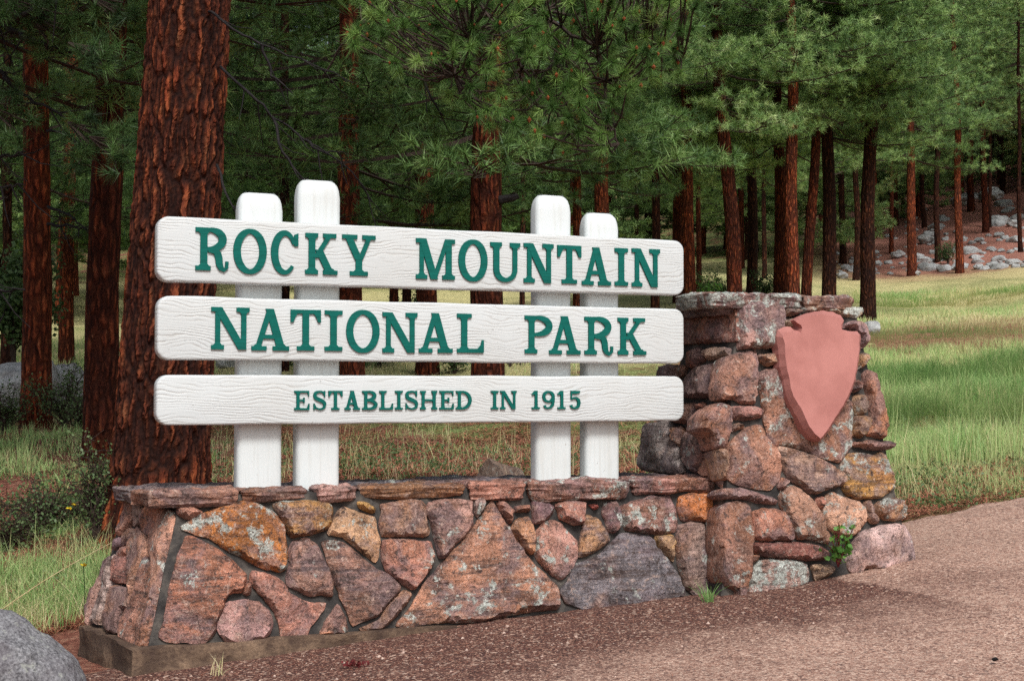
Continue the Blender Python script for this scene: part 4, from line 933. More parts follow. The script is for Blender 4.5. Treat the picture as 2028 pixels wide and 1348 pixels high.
def big_pine():
    Y = 9.15; X = at(314, Y); z0 = gz(X, Y); t = empty('pine_tree', (X, Y, z0))
    tag(t, 'huge red barked ponderosa pine standing right behind the left end of the sign', 'tree')
    segs, rows, H = 230, 470, 4.4; r0, r1 = .302, .245; V = []; T = []
    for j in range(rows + 1):
        z = -.4 + (H + .4) * j / rows; zp = max(z, 0); r = r0 + (r1 - r0) * zp / 3.4 + .07 * math.exp(-zp / .22); ox = .052 * zp
        for i in range(segs):
            a = 2 * math.pi * i / segs; ca, sa = math.cos(a), math.sin(a)
            rr = r * (1 + .05 * mn.noise(Vector((ca * 1.3, sa * 1.3, z * .6))) + .035 * mn.noise(Vector((ca * 3, sa * 3, z * .9 + 7))))
            p = Vector((ca * rr, sa * rr, z)); q = Vector((p.x * 21, p.y * 21, p.z * 3.3)); q += Vector((mn.noise(p * 9), mn.noise(p * 9 + Vector((7, 1, 2))), mn.noise(p * 5) * 1.2)) * .5
            d = mn.voronoi(q)[0]; e = min(1, (d[1] - d[0]) * 1.0)
            d2 = mn.voronoi(Vector((p.x * 52, p.y * 52, p.z * 11)) + Vector((mn.noise(p * 24), mn.noise(p * 22), mn.noise(p * 20))) * .7)[0]; e2 = min(1, (d2[1] - d2[0]) / .4)
            rr += .015 * min(1, e / .42) + .006 * e2 + .006 * mn.noise(Vector((p.x * 50, p.y * 50, p.z * 26))) - .012
            V.append((ox + rr * ca, rr * sa, z)); T.append(max(0, min(1, e * .62 * (.55 + .45 * e2) + .05 * mn.noise(p * 60))))
    T = np.array(T)
    i = np.arange((rows + 1) * segs).reshape(rows + 1, segs); F = np.stack([i[:-1], np.roll(i[:-1], -1, 1), np.roll(i[1:], -1, 1), i[1:]], 2).reshape(-1, 4)
    link('trunk', mesh_np('trunk', np.array(V), F, M['bark_big'], True, col=np.stack([T, T, T], 1)), t)
    me = trunk_mesh('upper_trunk', 9, .225, .07, M['bark'], (.03, 0), seed=3, flare=0); link('upper_trunk', me, t, (.052 * 4.3, 0, 4.32))
    c = link('crown', CR['g1'], t, (.3, 0, 6.8), 1.0); c.scale = (1.15, 1.15, 1.0)
    # foliage reaching down into view above the sign
    org = np.array([X, Y, z0])
    def P3(px, py, Yd): r = ray(px, py); return CAM + r * (Yd / r[1]) - org
    sk = [[(430, -430, 9.0), (700, -210, 8.7), (900, -70, 8.4), (1050, 15, 8.2), (1180, 95, 8.0), (1205, 200, 7.9), (1225, 285, 7.8)], [(900, -70, 8.4), (1000, 80, 8.3), (1075, 190, 8.1), (1130, 265, 8.0)],
          [(1050, 15, 8.2), (1240, 50, 8.1), (1350, 115, 8.0)], [(700, -210, 8.7), (770, 20, 8.5), (850, 125, 8.4), (925, 140, 8.3), (965, 215, 8.3)], [(770, 20, 8.5), (700, 60, 8.6), (640, 150, 8.8)],
          [(900, -70, 8.4), (930, 60, 7.9), (900, 150, 7.8)], [(1180, 95, 8.0), (1100, 130, 8.4), (1040, 160, 8.5)]]
    paths = []; skp = []
    for s in sk:
        P = [P3(*q) for q in s]; Q = []
        for a, b in zip(P[:-1], P[1:]):
            for k in range(6): Q.append(a + (b - a) * k / 6 + np.array([random.uniform(-.012, .012) for _ in range(3)]))
        Q.append(P[-1]); paths.append((Q, list(np.linspace(.020 if s is sk[0] else .011, .005, len(Q))))); skp += Q
    skp = np.array(skp)
    poly = np.array([(690, -90), (1420, -90), (1370, 40), (1350, 150), (1250, 175), (1238, 300), (1140, 305), (1060, 262), (965, 245), (900, 205), (800, 165), (700, 90)], float)
    TP, TD = [], []; tries = 0; pl = []
    while len(TP) < 470 and tries < 14000:
        tries += 1; x, y = random.uniform(640, 1420), random.uniform(-90, 310)
        if not inside(poly, np.array([x]), np.array([y]))[0]: continue
        if x < 860 and random.random() < .35: continue
        Yd = random.uniform(7.5, 8.7)
        if any(abs(x - a) < 15 and abs(y - b) < 15 and abs(Yd - c) < .25 for a, b, c in pl): continue
        pl.append((x, y, Yd)); p = P3(x, y, Yd); dd = np.linalg.norm(skp - p, axis=1); q = skp[np.argmin(dd)]
        d = (p - q); d /= np.linalg.norm(d) + 1e-9; d = d * .8 + np.array([random.uniform(-.3, .6), random.uniform(-.7, .2), random.uniform(-.35, .45)]); d /= np.linalg.norm(d)
        mid = (p + q) / 2 + np.array([0, 0, -.04]); paths.append(([q, mid, p - d * .02, p + d * .03], [.007, .005, .005, .005])); TP.append(p); TD.append(d)
    TP, TD = np.array(TP), np.array(TD)
    Vn, Fn, tn = needles(TP, TD, 150, .080, .0036, spread=.72, seed=5, axial=.03, tone=np.clip(RNG.normal(.43, .25, len(TP)), 0, 1))
    Vt, Ft = tubes(paths, 5)
    oc = np.array([(1, 0, 0), (-1, 0, 0), (0, 1, 0), (0, -1, 0), (0, 0, 1), (0, 0, -1.)]); of = np.array([(0, 2, 4), (2, 1, 4), (1, 3, 4), (3, 0, 4), (2, 0, 5), (1, 2, 5), (3, 1, 5), (0, 3, 5)])
    bl = [i for i in range(len(TP)) if random.random() < .45]
    Vb = np.concatenate([oc * np.array([.010, .010, .014]) * random.uniform(.7, 1.3) + TP[i] + TD[i] * .045 for i in bl]); Fb = np.concatenate([of + 6 * k for k in range(len(bl))])
    me = combine('hanging_branch', [(Vn, Fn, 0, tn), (Vt, Ft, 1, None), (Vb, Fb, 2, None)], [M['needle_near'], M['twig'], M['bud']])
    link('hanging_branch', me, t)
    # bare drooping limbs beside the trunk
    bare = [[(410, 20, 9), (445, 45, 8.7), (516, 89, 8.6), (619, 128, 8.6), (700, 165, 8.6)], [(440, 135, 9), (500, 190, 8.7), (540, 230, 8.7), (605, 278, 8.7), (700, 338, 8.7), (735, 400, 8.7)],
            [(540, 230, 8.7), (560, 300, 8.6), (600, 360, 8.6), (660, 400, 8.6)], [(430, 330, 9), (455, 400, 8.8), (480, 430, 8.8)], [(605, 278, 8.7), (640, 300, 8.5), (680, 300, 8.5)],
            [(516, 89, 8.6), (540, 150, 8.6), (580, 185, 8.5)], [(749, -20, 8.6), (785, 36, 8.5), (820, 100, 8.5), (859, 125, 8.4), (923, 139, 8.4)], [(820, 100, 8.5), (850, 190, 8.4), (880, 230, 8.4)]]
    for s in bare:
        P = [P3(*q) for q in s]; Q = []
        for a, b in zip(P[:-1], P[1:]):
            for k in range(4): Q.append(a + (b - a) * k / 4 + np.array([random.uniform(-.01, .01) for _ in range(3)]))
        Q.append(P[-1]); pp = [(Q, list(np.linspace(.010, .003, len(Q))))]
        for k in range(3, len(Q), 2):
            e = Q[k] + np.array([random.uniform(-.05, .22), random.uniform(-.2, .2), random.uniform(-.25, .05)]); pp.append(([Q[k], (Q[k] + e) / 2 + np.array([0, 0, -.02]), e], [.005, .003, .002]))
        V, F = tubes(pp, 5); link('bare_limb', mesh_np('bare_limb', V, F, M['limb'], True), t)
    P = P3(480, 205, 8.75)
big_pine()

T2 = [  # px, Y, trunk px, crown base, kind, bark, lean px, label
 (202, 12.6, 68, 4.2, 'd', 'bark', 8, 'second thick red pine just left of the huge trunk'),
 (72, 16.2, 58, 4.6, 'g', 'bark_red', -6, 'straight red pine near the left edge with the grey boulder at its foot'),
 (131, 27, 30, 2.6, 'g', 'bark_red', 4, 'slim pine between the two left red trunks at the meadow edge'),
 (698, 20, 50, 2.5, 'g', 'bark_red', -8, 'red pine seen just right of the second white post'),
 (780, 33, 19, 3.6, 'g', 'bark', 0, 'left of the twin slim trunks between the top and middle boards'),
 (804, 34, 19, 3.8, 'b', 'bark_dark', 0, 'right dark one of the twin slim trunks between the top boards'),
 (846, 25, 44, 3.6, 'g', 'bark', -5, 'broad dark red trunk behind the word MOUNTAIN, left of the big centre pine'),
 (966, 17.2, 68, 3.1, 'g', 'bark', 2, 'big centre pine with a broken branch stub behind the sign'),
 (1036, 27, 12, 5.5, 'f', 'bark_dark', 0, 'thin dark sapling between the centre pine and the third post'),
 (1146, 33, 20, 3.9, 'g', 'bark_red', -6, 'slim leaning pine just left of the fourth post'),
 (1192, 30, 33, 4.4, 'g', 'bark_red', 0, 'orange red pine rising directly behind the fourth post'),
 (1298, 36, 18, 4.6, 'b', 'bark_dark', 0, 'slim dark pine right of the top board end posts'),
 (1345, 40, 22, 4.2, 'b', 'bark', 3, 'left trunk of the crossing pair at the end of the top board'),
 (1368, 36, 27, 5.4, 'g', 'bark_red', -8, 'bright red trunk at the right end of the top board'),
 (1456, 34, 32, 5.0, 'b', 'bark', -26, 'pine leaning left above the left end of the stone pillar'),
 (1490, 44, 22, 4.2, 'b', 'bark_dark', 0, 'dark slim trunk second from the left above the pillar'),
 (1546, 40, 26, 4.8, 'b', 'bark', 0, 'dark red trunk left of the brightest red trunk above the pillar'),
 (1572, 34, 28, 6.6, 'b', 'bark_red', -3, 'brightest red tall trunk above the middle of the pillar'),
 (1596, 36, 22, 6.0, 'b', 'bark', 34, 'trunk leaning right beside the brightest red one'),
 (1643, 37, 29, 5.0, 'b', 'bark_dark', 0, 'thick dark trunk above the right half of the pillar'),
 (1697, 55, 13, 5.0, 'b', 'bark_dark', 0, 'thin dark trunk at the foot of the boulder slope'),
 (1719, 36.5, 31, 5.6, 'b', 'bark_dark', 10, 'pine with a dark trunk standing in the meadow right of the pillar'),
 (1808, 56, 19, 5.0, 'b', 'bark_red', 0, 'short red trunk among the hillside boulders'),
 (1860, 62, 12, 6.5, 'b', 'bark_dark', 0, 'thin black trunk beside the big pale hillside boulder'),
 (1903, 56, 16, 10.5, 'f', 'bark_red', -6, 'tall slender orange trunk on the hillside'),
 (1927, 84, 14, 5.0, 'b', 'bark', 0, 'short trunk far up the boulder slope'),
 (1955, 72, 13, 6.0, 'b', 'bark', -10, 'left one of the forked looking pair high on the slope'),
 (1963, 74, 8, 7.0, 'f', 'bark_dark', 10, 'thin right one of the forked looking pair high on the slope'),
 (1985, 95, 10, 6.0, 'f', 'bark', 0, 'slender red trunk near the top of the boulder slope'),
 (2024, 62, 9, 7.0, 'f', 'bark_dark', 0, 'thin dark trunk at the right edge of the photo'),
 (1385, 50, 11, 4.0, 'f', 'bark', 0, 'small short trunk in the meadow right of the top board'),
 (1515, 56, 10, 4.5, 'f', 'bark_dark', 0, 'small dark trunk far behind the pillar top'),
 (560, 26, 22, 2.2, 'g', 'bark_dark', 0, 'dark low branched pine behind the first post'),
 (480, 31, 20, 2.4, 'd', 'bark_dark', 0, 'dark low branched pine right of the huge trunk'),
 (10, 24, 20, 3.0, 'g', 'bark_dark', 0, 'shaded pine at the extreme left edge')]
for px, Y, w, cb, kind, bark, lean, lab in T2: tree(px, Y, w, lab, cb - (.45 if px > 1000 and Y < 60 and kind != 'f' else 0), kind, bark, lean, cs=1.05)
rr_ = random.Random(21)
placed = [(a[0], a[1]) for a in T2]
cnt = 0; lab_far = 'distant pine deep in the dark forest behind the sign'
for k in range(6000):
    if cnt >= 190: break
    px = rr_.uniform(-450, 2500); Y = rr_.choice([rr_.uniform(56, 85), rr_.uniform(56, 150), rr_.uniform(38, 60)])
    if Y < 60 and (px > 450): continue
    if 1700 < px and Y < 66: continue
    X = at(px, Y)
    if any(abs(px - a) < 9 and abs(Y - b) < 25 for a, b in placed) or any((X - at(a, b)) ** 2 + (Y - b) ** 2 < 7 for a, b in placed): continue
    placed.append((px, Y)); hillside = px > 1720 and Y < 110
    w = rr_.uniform(.20, .36) / Y * FPX
    tree(int(px), Y, w, 'distant pine on the wooded boulder slope at the right' if hillside else lab_far, rr_.uniform(1.0, 3.2) + (3.0 if hillside else (1.2 if Y < 60 else 0)), 'f' if px > 1000 or rr_.random() < .3 else 'd', rr_.choice(['bark', 'bark_red', 'bark_dark']), rr_.uniform(-12, 12),
         group='pines on the boulder slope' if hillside else 'distant forest pines', H=14, cs=rr_.uniform(.85, 1.15)); cnt += 1
for k in range(900):
    if cnt >= 250: break
    px = rr_.uniform(1720, 2350); Y = rr_.uniform(84, 135); X = at(px, Y)
    if any((X - at(a, b)) ** 2 + (Y - b) ** 2 < 6 for a, b in placed): continue
    placed.append((px, Y)); tree(int(px), Y, rr_.uniform(.20, .36) / Y * FPX, 'distant pine on the wooded boulder slope at the right', rr_.uniform(.8, 2.2), 'f', rr_.choice(['bark', 'bark_red', 'bark_dark']), rr_.uniform(-12, 12), group='pines on the boulder slope', H=14, cs=rr_.uniform(.9, 1.2)); cnt += 1
# dark bare limbs reaching in from the left, part of a pine just outside the frame
def left_pine():
    Y = 11.0; X = at(-120, Y); z0 = gz(X, Y); t = empty('pine_tree', (X, Y, z0)); tag(t, 'pine outside the left edge whose dark limbs reach into the upper left corner', 'tree')
    link('trunk', trunk_mesh('trunk', 13, .2, .07, M['bark_dark'], seed=9), t); link('crown', CR['g0'], t, (0, 0, 3.4), 2.0)
    org = np.array([X, Y, z0]); P3 = lambda px, py, Yd: CAM + ray(px, py) * (Yd / ray(px, py)[1]) - org
    for s, r in [([(-110, -20, 11), (0, 45, 11), (60, 80, 10.9), (110, 98, 10.8), (165, 104, 10.8)], .038), ([(-110, 110, 11), (0, 140, 11), (30, 175, 11), (75, 205, 10.9), (130, 235, 10.8)], .022), ([(-110, 320, 11), (0, 312, 11), (50, 300, 11)], .018),
                 ([(-110, 370, 11), (0, 372, 11), (48, 366, 11)], .015), ([(-110, 560, 11), (0, 574, 11), (50, 574, 11)], .018), ([(95, 412, 15), (130, 420, 14.8), (170, 455, 14.5)], .018), ([(95, 445, 15), (140, 447, 14.8), (175, 455, 14.5)], .018), ([(95, 260, 15), (130, 265, 14.8), (165, 290, 14.5)], .016), ([(-60, 55, 10.5), (40, 30, 10.3), (130, -20, 10.2)], .03)]:
        P = [P3(*q) for q in s]; Q = []
        for a, b in zip(P[:-1], P[1:]):
            for k in range(5): Q.append(a + (b - a) * k / 5 + np.array([random.uniform(-.015, .015) for _ in range(3)]))
        Q.append(P[-1]); pp = [(Q, list(np.linspace(r, r * .35, len(Q))))]
        for k in range(3, len(Q), 2):
            e = Q[k] + np.array([random.uniform(-.3, .4), random.uniform(-.2, .2), random.uniform(-.35, .2)]); pp.append(([Q[k], (Q[k] + e) / 2 + np.array([0, 0, -.03]), e], [.008, .005, .003]))
        V, F = tubes(pp, 6); link('bare_limb', mesh_np('bare_limb', V, F, M['limb'], True), t)
    TP, TD = [], []; pp = []
    for cx, cy, n, sx, sy, Yd in [(195, 115, 16, 30, 24, 9.6), (190, 270, 16, 50, 50, 10.4), (60, 20, 26, 90, 40, 10.4), (110, 60, 16, 60, 40, 10.6), (230, 20, 14, 40, 30, 10.2), (20, 230, 16, 60, 60, 10.8), (235, 300, 12, 30, 40, 9.9)]:
        c = P3(cx, cy, Yd)
        for _ in range(n):
            p = P3(random.gauss(cx, sx * .6), random.gauss(cy, sy * .6), Yd + random.uniform(-.3, .3)); d = nrm([random.uniform(-1, 1), random.uniform(-1, .3), random.uniform(-.2, 1)]); TP.append(p); TD.append(d); pp.append(([c + np.array([-.2, 0, .1]), (c + p) / 2, p], [.008, .006, .004]))
    V, F, tn = needles(np.array(TP), np.array(TD), 90, .12, .005, .75, 8); Vt, Ft = tubes(pp, 4)
    link('needle_sprays', combine('needle_sprays', [(V, F, 0, tn * .7), (Vt, Ft, 1, None)], [M['needle'], M['twig']]), t)
left_pine()
# broken stub on the centre pine
for o in list(COL.objects):
    if o.get('label', '').startswith('big centre pine'):
        for zst, s in ((2.55, 1), (2.9, -1)):
            P = [np.array([s * .14, -.08, zst]), np.array([s * .30, -.12, zst + .02]), np.array([s * .36, -.13, zst + .04])]; V, F = tubes([(P, [.055, .045, .03])], 7); link('branch_stub', mesh_np('branch_stub', V, F, M['limb']), o)

# ---------------------------------------------------------------- rocks
def rock_mesh(seed, mat, sx, sy, sz, sub=4, rough=.24):
    bm = bmesh.new(); bmesh.ops.create_icosphere(bm, subdivisions=sub, radius=1); rs = random.Random(seed); off = Vector((seed * 3.1, seed, 2))
    pls = [(Vector((rs.gauss(0, 1), rs.gauss(0, 1), rs.gauss(0, .8))).normalized(), rs.uniform(.62, .9)) for _ in range(11)]
    for v in bm.verts:
        p = v.co.copy()
        for n, d in pls:
            e = p.dot(n) - d
            if e > 0: p -= n * e * .9
        p *= 1 + rough * mn.noise(p * 1.6 + off) + rough * .3 * mn.noise(p * 5 + off) + rough * .12 * mn.noise(p * 14 + off)
        v.co = Vector((p.x * sx, p.y * sy, p.z * sz))
    me = bpy.data.meshes.new('boulder'); bm.to_mesh(me); bm.free(); me.materials.append(mat); me.polygons.foreach_set('use_smooth', [True] * len(me.polygons)); me.set_sharp_from_angle(angle=rad(32)); return me
def rock(px, Y, sx, sy, sz, label, seed, mat='granite', sink=.3, name='boulder', group=None, sub=4, rot=0, me=None):
    X = at(px, Y); z = gz(X, Y); o = link(name, me or rock_mesh(seed, M[mat], sx, sy, sz, sub), None, (X, Y, z + sz * (1 - 2 * sink)), rot); tag(o, label, 'rock', group); return o
r_ = rock(-92, 5.62, .50, .42, .36, 'grey speckled granite boulder in the lower left corner beside the footing', 4, 'granite', sub=6, sink=.5, me=rock_mesh(4, M['granite'], .50, .42, .36, 6, .12)); r_.location.z = .02
rock(60, 18.3, .62, .5, .45, 'large pale grey boulder behind the red pine at the left', 5, 'hillrock', .2, sub=5)
rock(135, 18.6, .42, .4, .33, 'lower grey boulder right of the left red pine', 15, 'hillrock', .2, sub=5)
rock(994, 9.6, .17, .2, .17, 'tan rock on the needles behind the wall left of the third post', 8, 'tanrock', .25, sub=5)
rock(447, 27, .22, .25, .16, 'small pale rock in the grass seen left of the first post', 9, 'hillrock', .2)
rock(1725, 32, .24, .3, .2, 'smooth grey rock in the meadow at the foot of the dark pine', 10, 'hillrock', .2, sub=5)
big = [(1837, 472, 36, 'largest pale boulder at the left part of the red slope'), (1782, 504, 30, 'tilted pale boulder low on the slope beside the short red trunk'), (1968, 382, 52, 'wide flat pale outcrop at the top of the slope'), (1905, 397, 40, 'pale flat rock high on the slope left of the outcrop'),
       (2012, 443, 26, 'pale rock near the right edge halfway up the slope'), (1970, 524, 30, 'grey boulder in the middle of the row at the slope foot'), (2008, 520, 27, 'grey boulder at the right end of the row at the slope foot'), (1941, 528, 24, 'round grey boulder left of the middle one in the slope foot row'),
       (1900, 533, 22, 'small grey boulder at the base of the slender orange trunk'), (1815, 540, 22, 'grey boulder alone at the meadow edge below the short red trunk'), (1670, 545, 26, 'white rock behind the thick dark trunk'), (1740, 520, 20, 'pale rock right of the meadow pine trunk')]
def depth_for(px, py):
    for Y in np.arange(12, 160, .5):
        X = at(px, Y); z = gz(X, Y)
        if 779 - (z - CAMZ) / Y * FPX <= py: return float(Y)
    return 100.
for k, (px, py, w, lab) in enumerate(big):
    Y = depth_for(px, py + w * .25); s = w / FPX * Y / 2; rock(px, Y, s * 1.1, s, s * .62, lab, 40 + k, 'hillrock', .22, rot=k)
RM = [rock_mesh(70 + k, M['hillrock'], 1, 1, .62, 3) for k in range(5)]
rq = random.Random(5)
for k in range(190):
    px = rq.uniform(1640, 2060); lo = 552 - (px - 1640) * .05; py = lo - abs(rq.gauss(0, 70)) * min(1, (px - 1600) / 250); Y = depth_for(px, py)
    if Y < 45 or (px < 1770 and rq.random() < .5): continue
    s = rq.choice([.12, .14, .18, .22, .28, .40]) * (.7 if px < 1800 else 1) * rq.uniform(.7, 1.2) * Y / 60
    o = rock(px, Y, 1, 1, 1, 'small grey rock scattered on the red needle slope at the right', 0, group='rocks on the red slope', me=RM[k % 5], name='rock', rot=rq.uniform(0, 6), sink=.5); o.scale = (s, s, s); o.location.z += s * .12
# ---------------------------------------------------------------- shrubs and plants
def leaves(P, n_, size, seed, tonem=.5, elong=1.5, up=.3):
    rs = np.random.default_rng(seed); N = len(P); a = rs.normal(size=(N, 3)); a /= np.linalg.norm(a, axis=1)[:, None]; b = rs.normal(size=(N, 3)); b = np.cross(a, b); b /= np.linalg.norm(b, axis=1)[:, None]
    s = size * rs.uniform(.6, 1.3, (N, 1)); V = np.stack([P - a * s * elong / 2, P + b * s / 2, P + a * s * elong / 2, P - b * s / 2], 1).reshape(-1, 3); F = np.arange(N * 4).reshape(-1, 4)
    t = np.repeat(np.clip(rs.normal(tonem, .18, N), 0, 1), 4); return V, F, t
def shrub(px, Y, wd, ht, label, seed, n=2600, size=.02, mat='leaf', stems=26, name='shrub', group=None, flat=False, tone=.5, leanx=0, cat='bush'):
    X = at(px, Y); z = gz(X, Y); rs = random.Random(seed); t = empty(name, (X, Y, z)); tag(t, label, cat, group); paths = []; tips = []
    for i in range(stems):
        a = rs.uniform(0, 6.28); r = rs.uniform(.2, 1) * wd / 2; h = ht * rs.uniform(.45, 1) * (1 - .35 * (r / (wd / 2)) ** 2); P = []
        for k in range(7): f = k / 6; P.append(np.array([math.cos(a) * r * f ** 1.2 + leanx * f * ht + rs.uniform(-.02, .02), math.sin(a) * r * f ** 1.2 * .7 + rs.uniform(-.02, .02), h * f ** .8]))
        paths.append((P, list(np.linspace(.006 + ht * .006, .002, 7))))
        for k in range(2, 7):
            for _ in range(3):
                e = P[k] + np.array([rs.gauss(0, .09), rs.gauss(0, .09), rs.gauss(.03, .05)]) * (wd + ht) * .6; paths.append(([P[k], (P[k] + e) / 2, e], [.003, .002, .0015])); tips += [P[k] + (e - P[k]) * q for q in (.4, .6, .8, 1)]
    V, F = tubes(paths, 3); link('stems', mesh_np('stems', V, F, M['twig']), t)
    r2 = np.random.default_rng(seed); tips = np.array(tips); P = tips[r2.integers(0, len(tips), n)] + r2.normal(size=(n, 3)) * .022 * (wd + ht)
    P[:, 2] = np.maximum(P[:, 2], .01); V, F, tn = leaves(P, n, size, seed, tone); link('leaves', combine('leaves', [(V, F, 0, tn)], [M[mat]]), t)
    return t
shrub(95, 9.6, 1.0, .38, 'sprawling twiggy shrub with small leaves left of the huge trunk', 1, 1900, .015, stems=34, tone=.8)
shrub(196, 9.0, .36, .72, 'upright twiggy shrub climbing against the left side of the huge trunk', 2, 1100, .015, tone=.72)
shrub(20, 9.2, .6, .34, 'low leafy shrub at the left edge above the grass', 12, 600, .015, tone=.8)
shrub(128, 15.8, .9, .75, 'loose green shrub in front of the grey boulder between the left trunks', 3, 1500, .022, tone=.75)
shrub(165, 15, .5, .5, 'small shrub beside the second thick pine', 4, 700, .02, tone=.7)
shrub(8, 15.6, .6, .6, 'round shrub at the left edge in front of the boulder', 5, 900, .022, tone=.7)
t = shrub(24, 20, 1.3, 1.5, 'young leafy tree with a thin bare stem at the left edge', 6, 6000, .05, 'leaf', name='young_tree', tone=.6, cat='tree'); t.location.z += .55
V, F = tubes([([np.array([0, 0, -.9]), np.array([.02, 0, 0]), np.array([0, 0, .8])], [.04, .035, .02])], 6); link('trunk', mesh_np('trunk', V, F, M['twig']), t)
for k, (px, Y, w, h) in enumerate([(900, 25, 1.1, .9), (1010, 26, 1.2, .8), (860, 28, 1.0, .7), (750, 27, 1.2, .7), (1105, 27, .9, .6), (690, 24, .8, .6), (560, 27, 1.0, .6), (1400, 38, 1.1, 1.0), (1425, 37, .9, .9), (1520, 42, 1.0, .9), (1880, 60, 1.4, 1.0), (1290, 30, 1.0, .5), (820, 38, 1.2, 1.1)]):
    lab = ['bushy shrub between the middle and bottom boards below the letter L', 'dark shrub between the lower boards left of the third post', 'shrub in the gap below the letter A of the middle board', 'pale green shrub in the lower gap near the second post', 'low shrub seen between the third and fourth posts', 'small shrub right beside the second post in the lower gap', 'low shrub in the gap between the first two posts',
           'young green bush above the left end of the pillar', 'darker bush just right of the young one above the pillar', 'bush between the trunks above the pillar middle', 'dark bush at the foot of the boulder slope', 'low bush right of the fourth post', 'bush behind the broad trunk in the upper gap'][k]
    shrub(px, Y, w, h, lab, 20 + k, 1500, .038, tone=.45 + .02 * (k % 5), stems=18)
shrub(1400, 36, .8, 1.1, 'fresh green sapling poking up left of the pillar cap', 60, 1200, .04, 'leaf_bright', tone=.4, stems=12)
# the small plant growing from the foot of the pillar
def foot_plant():
    c = hit(1660, 1122, (PP[0] + PP[1] * .07, PP[1])); x, y = L2W(c[0], c[1]); t = empty('small_plant', (x, y, c[2])); tag(t, 'small bright green leafy plant growing at the foot of the pillar', 'plant')
    rs = random.Random(2); paths = []; P = []
    for i in range(15):
        dx, h = rs.uniform(-.07, .07), rs.uniform(.07, .225); e = np.array([dx, rs.uniform(-.09, .0), h]); paths.append(([np.zeros(3), e * .5 + np.array([0, 0, .02]), e], [.003, .002, .002]))
        for k in range(9): P.append(e * rs.uniform(.35, 1) + np.array([rs.gauss(0, .017), rs.gauss(0, .017), rs.gauss(0, .015)]))
    V, F = tubes(paths, 4); link('stems', mesh_np('stems', V, F, M['redleaf']), t); V, F, tn = leaves(np.array(P), 0, .026, 3, .45, 1.0); link('leaves', combine('leaves', [(V, F, 0, tn)], [M['leaf_bright']]), t)
foot_plant()
# ---------------------------------------------------------------- grass and litter
def blades(X, Y, h, w, tone, seed, lean=.45, sunk=.01):
    rs = np.random.default_rng(seed); n = len(X); Z = ground(X, Y) - sunk; a = rs.uniform(0, 6.283, n); b = rs.uniform(0, 6.283, n); l = h * np.abs(rs.normal(0, lean, n))
    P = np.stack([X, Y, Z], 1); s = np.stack([np.cos(a), np.sin(a), 0 * a], 1) * w[:, None] / 2; d = np.stack([np.cos(b) * l, np.sin(b) * l, h], 1)
    m1 = P + d * np.array([.35, .35, .55]); tip = P + d; V = np.stack([P - s, P + s, m1 - s * .8, m1 + s * .8, tip], 1).reshape(-1, 3)
    k = np.arange(n)[:, None] * 5; F = np.concatenate([k + [0, 1, 3], k + [0, 3, 2], k + [2, 3, 4]], 0)
    return V, F, np.repeat(tone, 5)
def scatter(n, px0, px1, y0, y1, seed, clump=0, pw=1.0):
    rs = np.random.default_rng(seed); Y = y0 + (y1 - y0) * rs.uniform(0, 1, n * 2) ** pw; px = rs.uniform(px0, px1, n * 2); X = (px - 1014) / FPX * Y
    if clump: k = fbm(X * clump, Y * clump, seed, 3) > rs.uniform(.30, .68, n * 2); X, Y = X[k], Y[k]
    return X[:n], Y[:n], rs
def notwall(X, Y):
    d = (X - P0[0]) * nv_[0] + (Y - P0[1]) * nv_[1]; u = (X - P0[0]) * CT + (Y - P0[1]) * ST
    return ~((d < .45) & (d > -1.05) & (u > -.45) & (u < 4.1)) & ((road_sd(X, Y) < -.05) )
def grass(name, label, spec):
    parts = []
    for n, a, b, y0, y1, h0, h1, w, t0, t1, cl, seed, ln in spec:
        X, Y, rs = scatter(n, a, b, y0, y1, seed, cl); k = notwall(X, Y); X, Y = X[k], Y[k]; m = len(X); pf = fbm(X * .8, Y * .45, seed + 50, 4) - .5; pg = fbm(X * 2.6, Y * 1.6, seed + 90, 3) - .5
        V, F, t = blades(X, Y, rs.uniform(h0, h1, m) * np.clip(1 + pg * 2.4, .25, 1.9), np.full(m, w) * rs.uniform(.6, 1.3, m), np.clip(rs.normal(t0, t1, m) + pf * .95, 0, 1), seed, ln); parts.append((V, F, 0, t))
    tag(link(name, combine(name, parts, [M['grass']])), label, 'grass', kind='stuff')
grass('meadow_grass', 'tall green and straw coloured meadow grass right of the pillar', [
 (15000, 1690, 2110, 9.2, 13.5, .03, .09, .005, .45, .25, 1.6, 1, .8), (2500, 1690, 2110, 9.6, 14, .10, .26, .004, .78, .1, 1.2, 2, .5),
 (42000, 1690, 2110, 12.5, 24, .07, .26, .007, .30, .26, 0, 3, .7), (5000, 1690, 2110, 12, 25, .25, .42, .006, .66, .15, 0, 4, .35),
 (26000, 1690, 2110, 24, 48, .06, .18, .016, .72, .14, 0, 5, .4)])
grass('woodland_grass', 'thin patchy grass on the needle covered ground behind the wall', [
 (5500, 380, 1330, 7.6, 15, .03, .09, .005, .42, .22, 1.9, 11, .7), (1500, 380, 1330, 7.6, 15, .10, .28, .0035, .8, .1, 0, 12, .5),
 (7000, 380, 1500, 18, 34, .05, .14, .012, .62, .16, .5, 13, .5), (14000, -40, 430, 9.3, 20, .04, .12, .008, .35, .18, .9, 14, .5), (7000, -60, 430, 20, 34, .08, .2, .014, .4, .14, 0, 15, .5)])
grass('roadside_grass', 'clumps of long green grass left of the wall end', [
 (4400, -90, 222, 6.9, 8.5, .05, .20, .0045, .42, .2, 2.3, 21, .65), (3500, -90, 235, 8.3, 9.6, .04, .12, .005, .4, .2, 2, 22, .6), (1500, -90, 225, 6.5, 8.8, .08, .28, .0030, .85, .08, 1.5, 23, .8)])
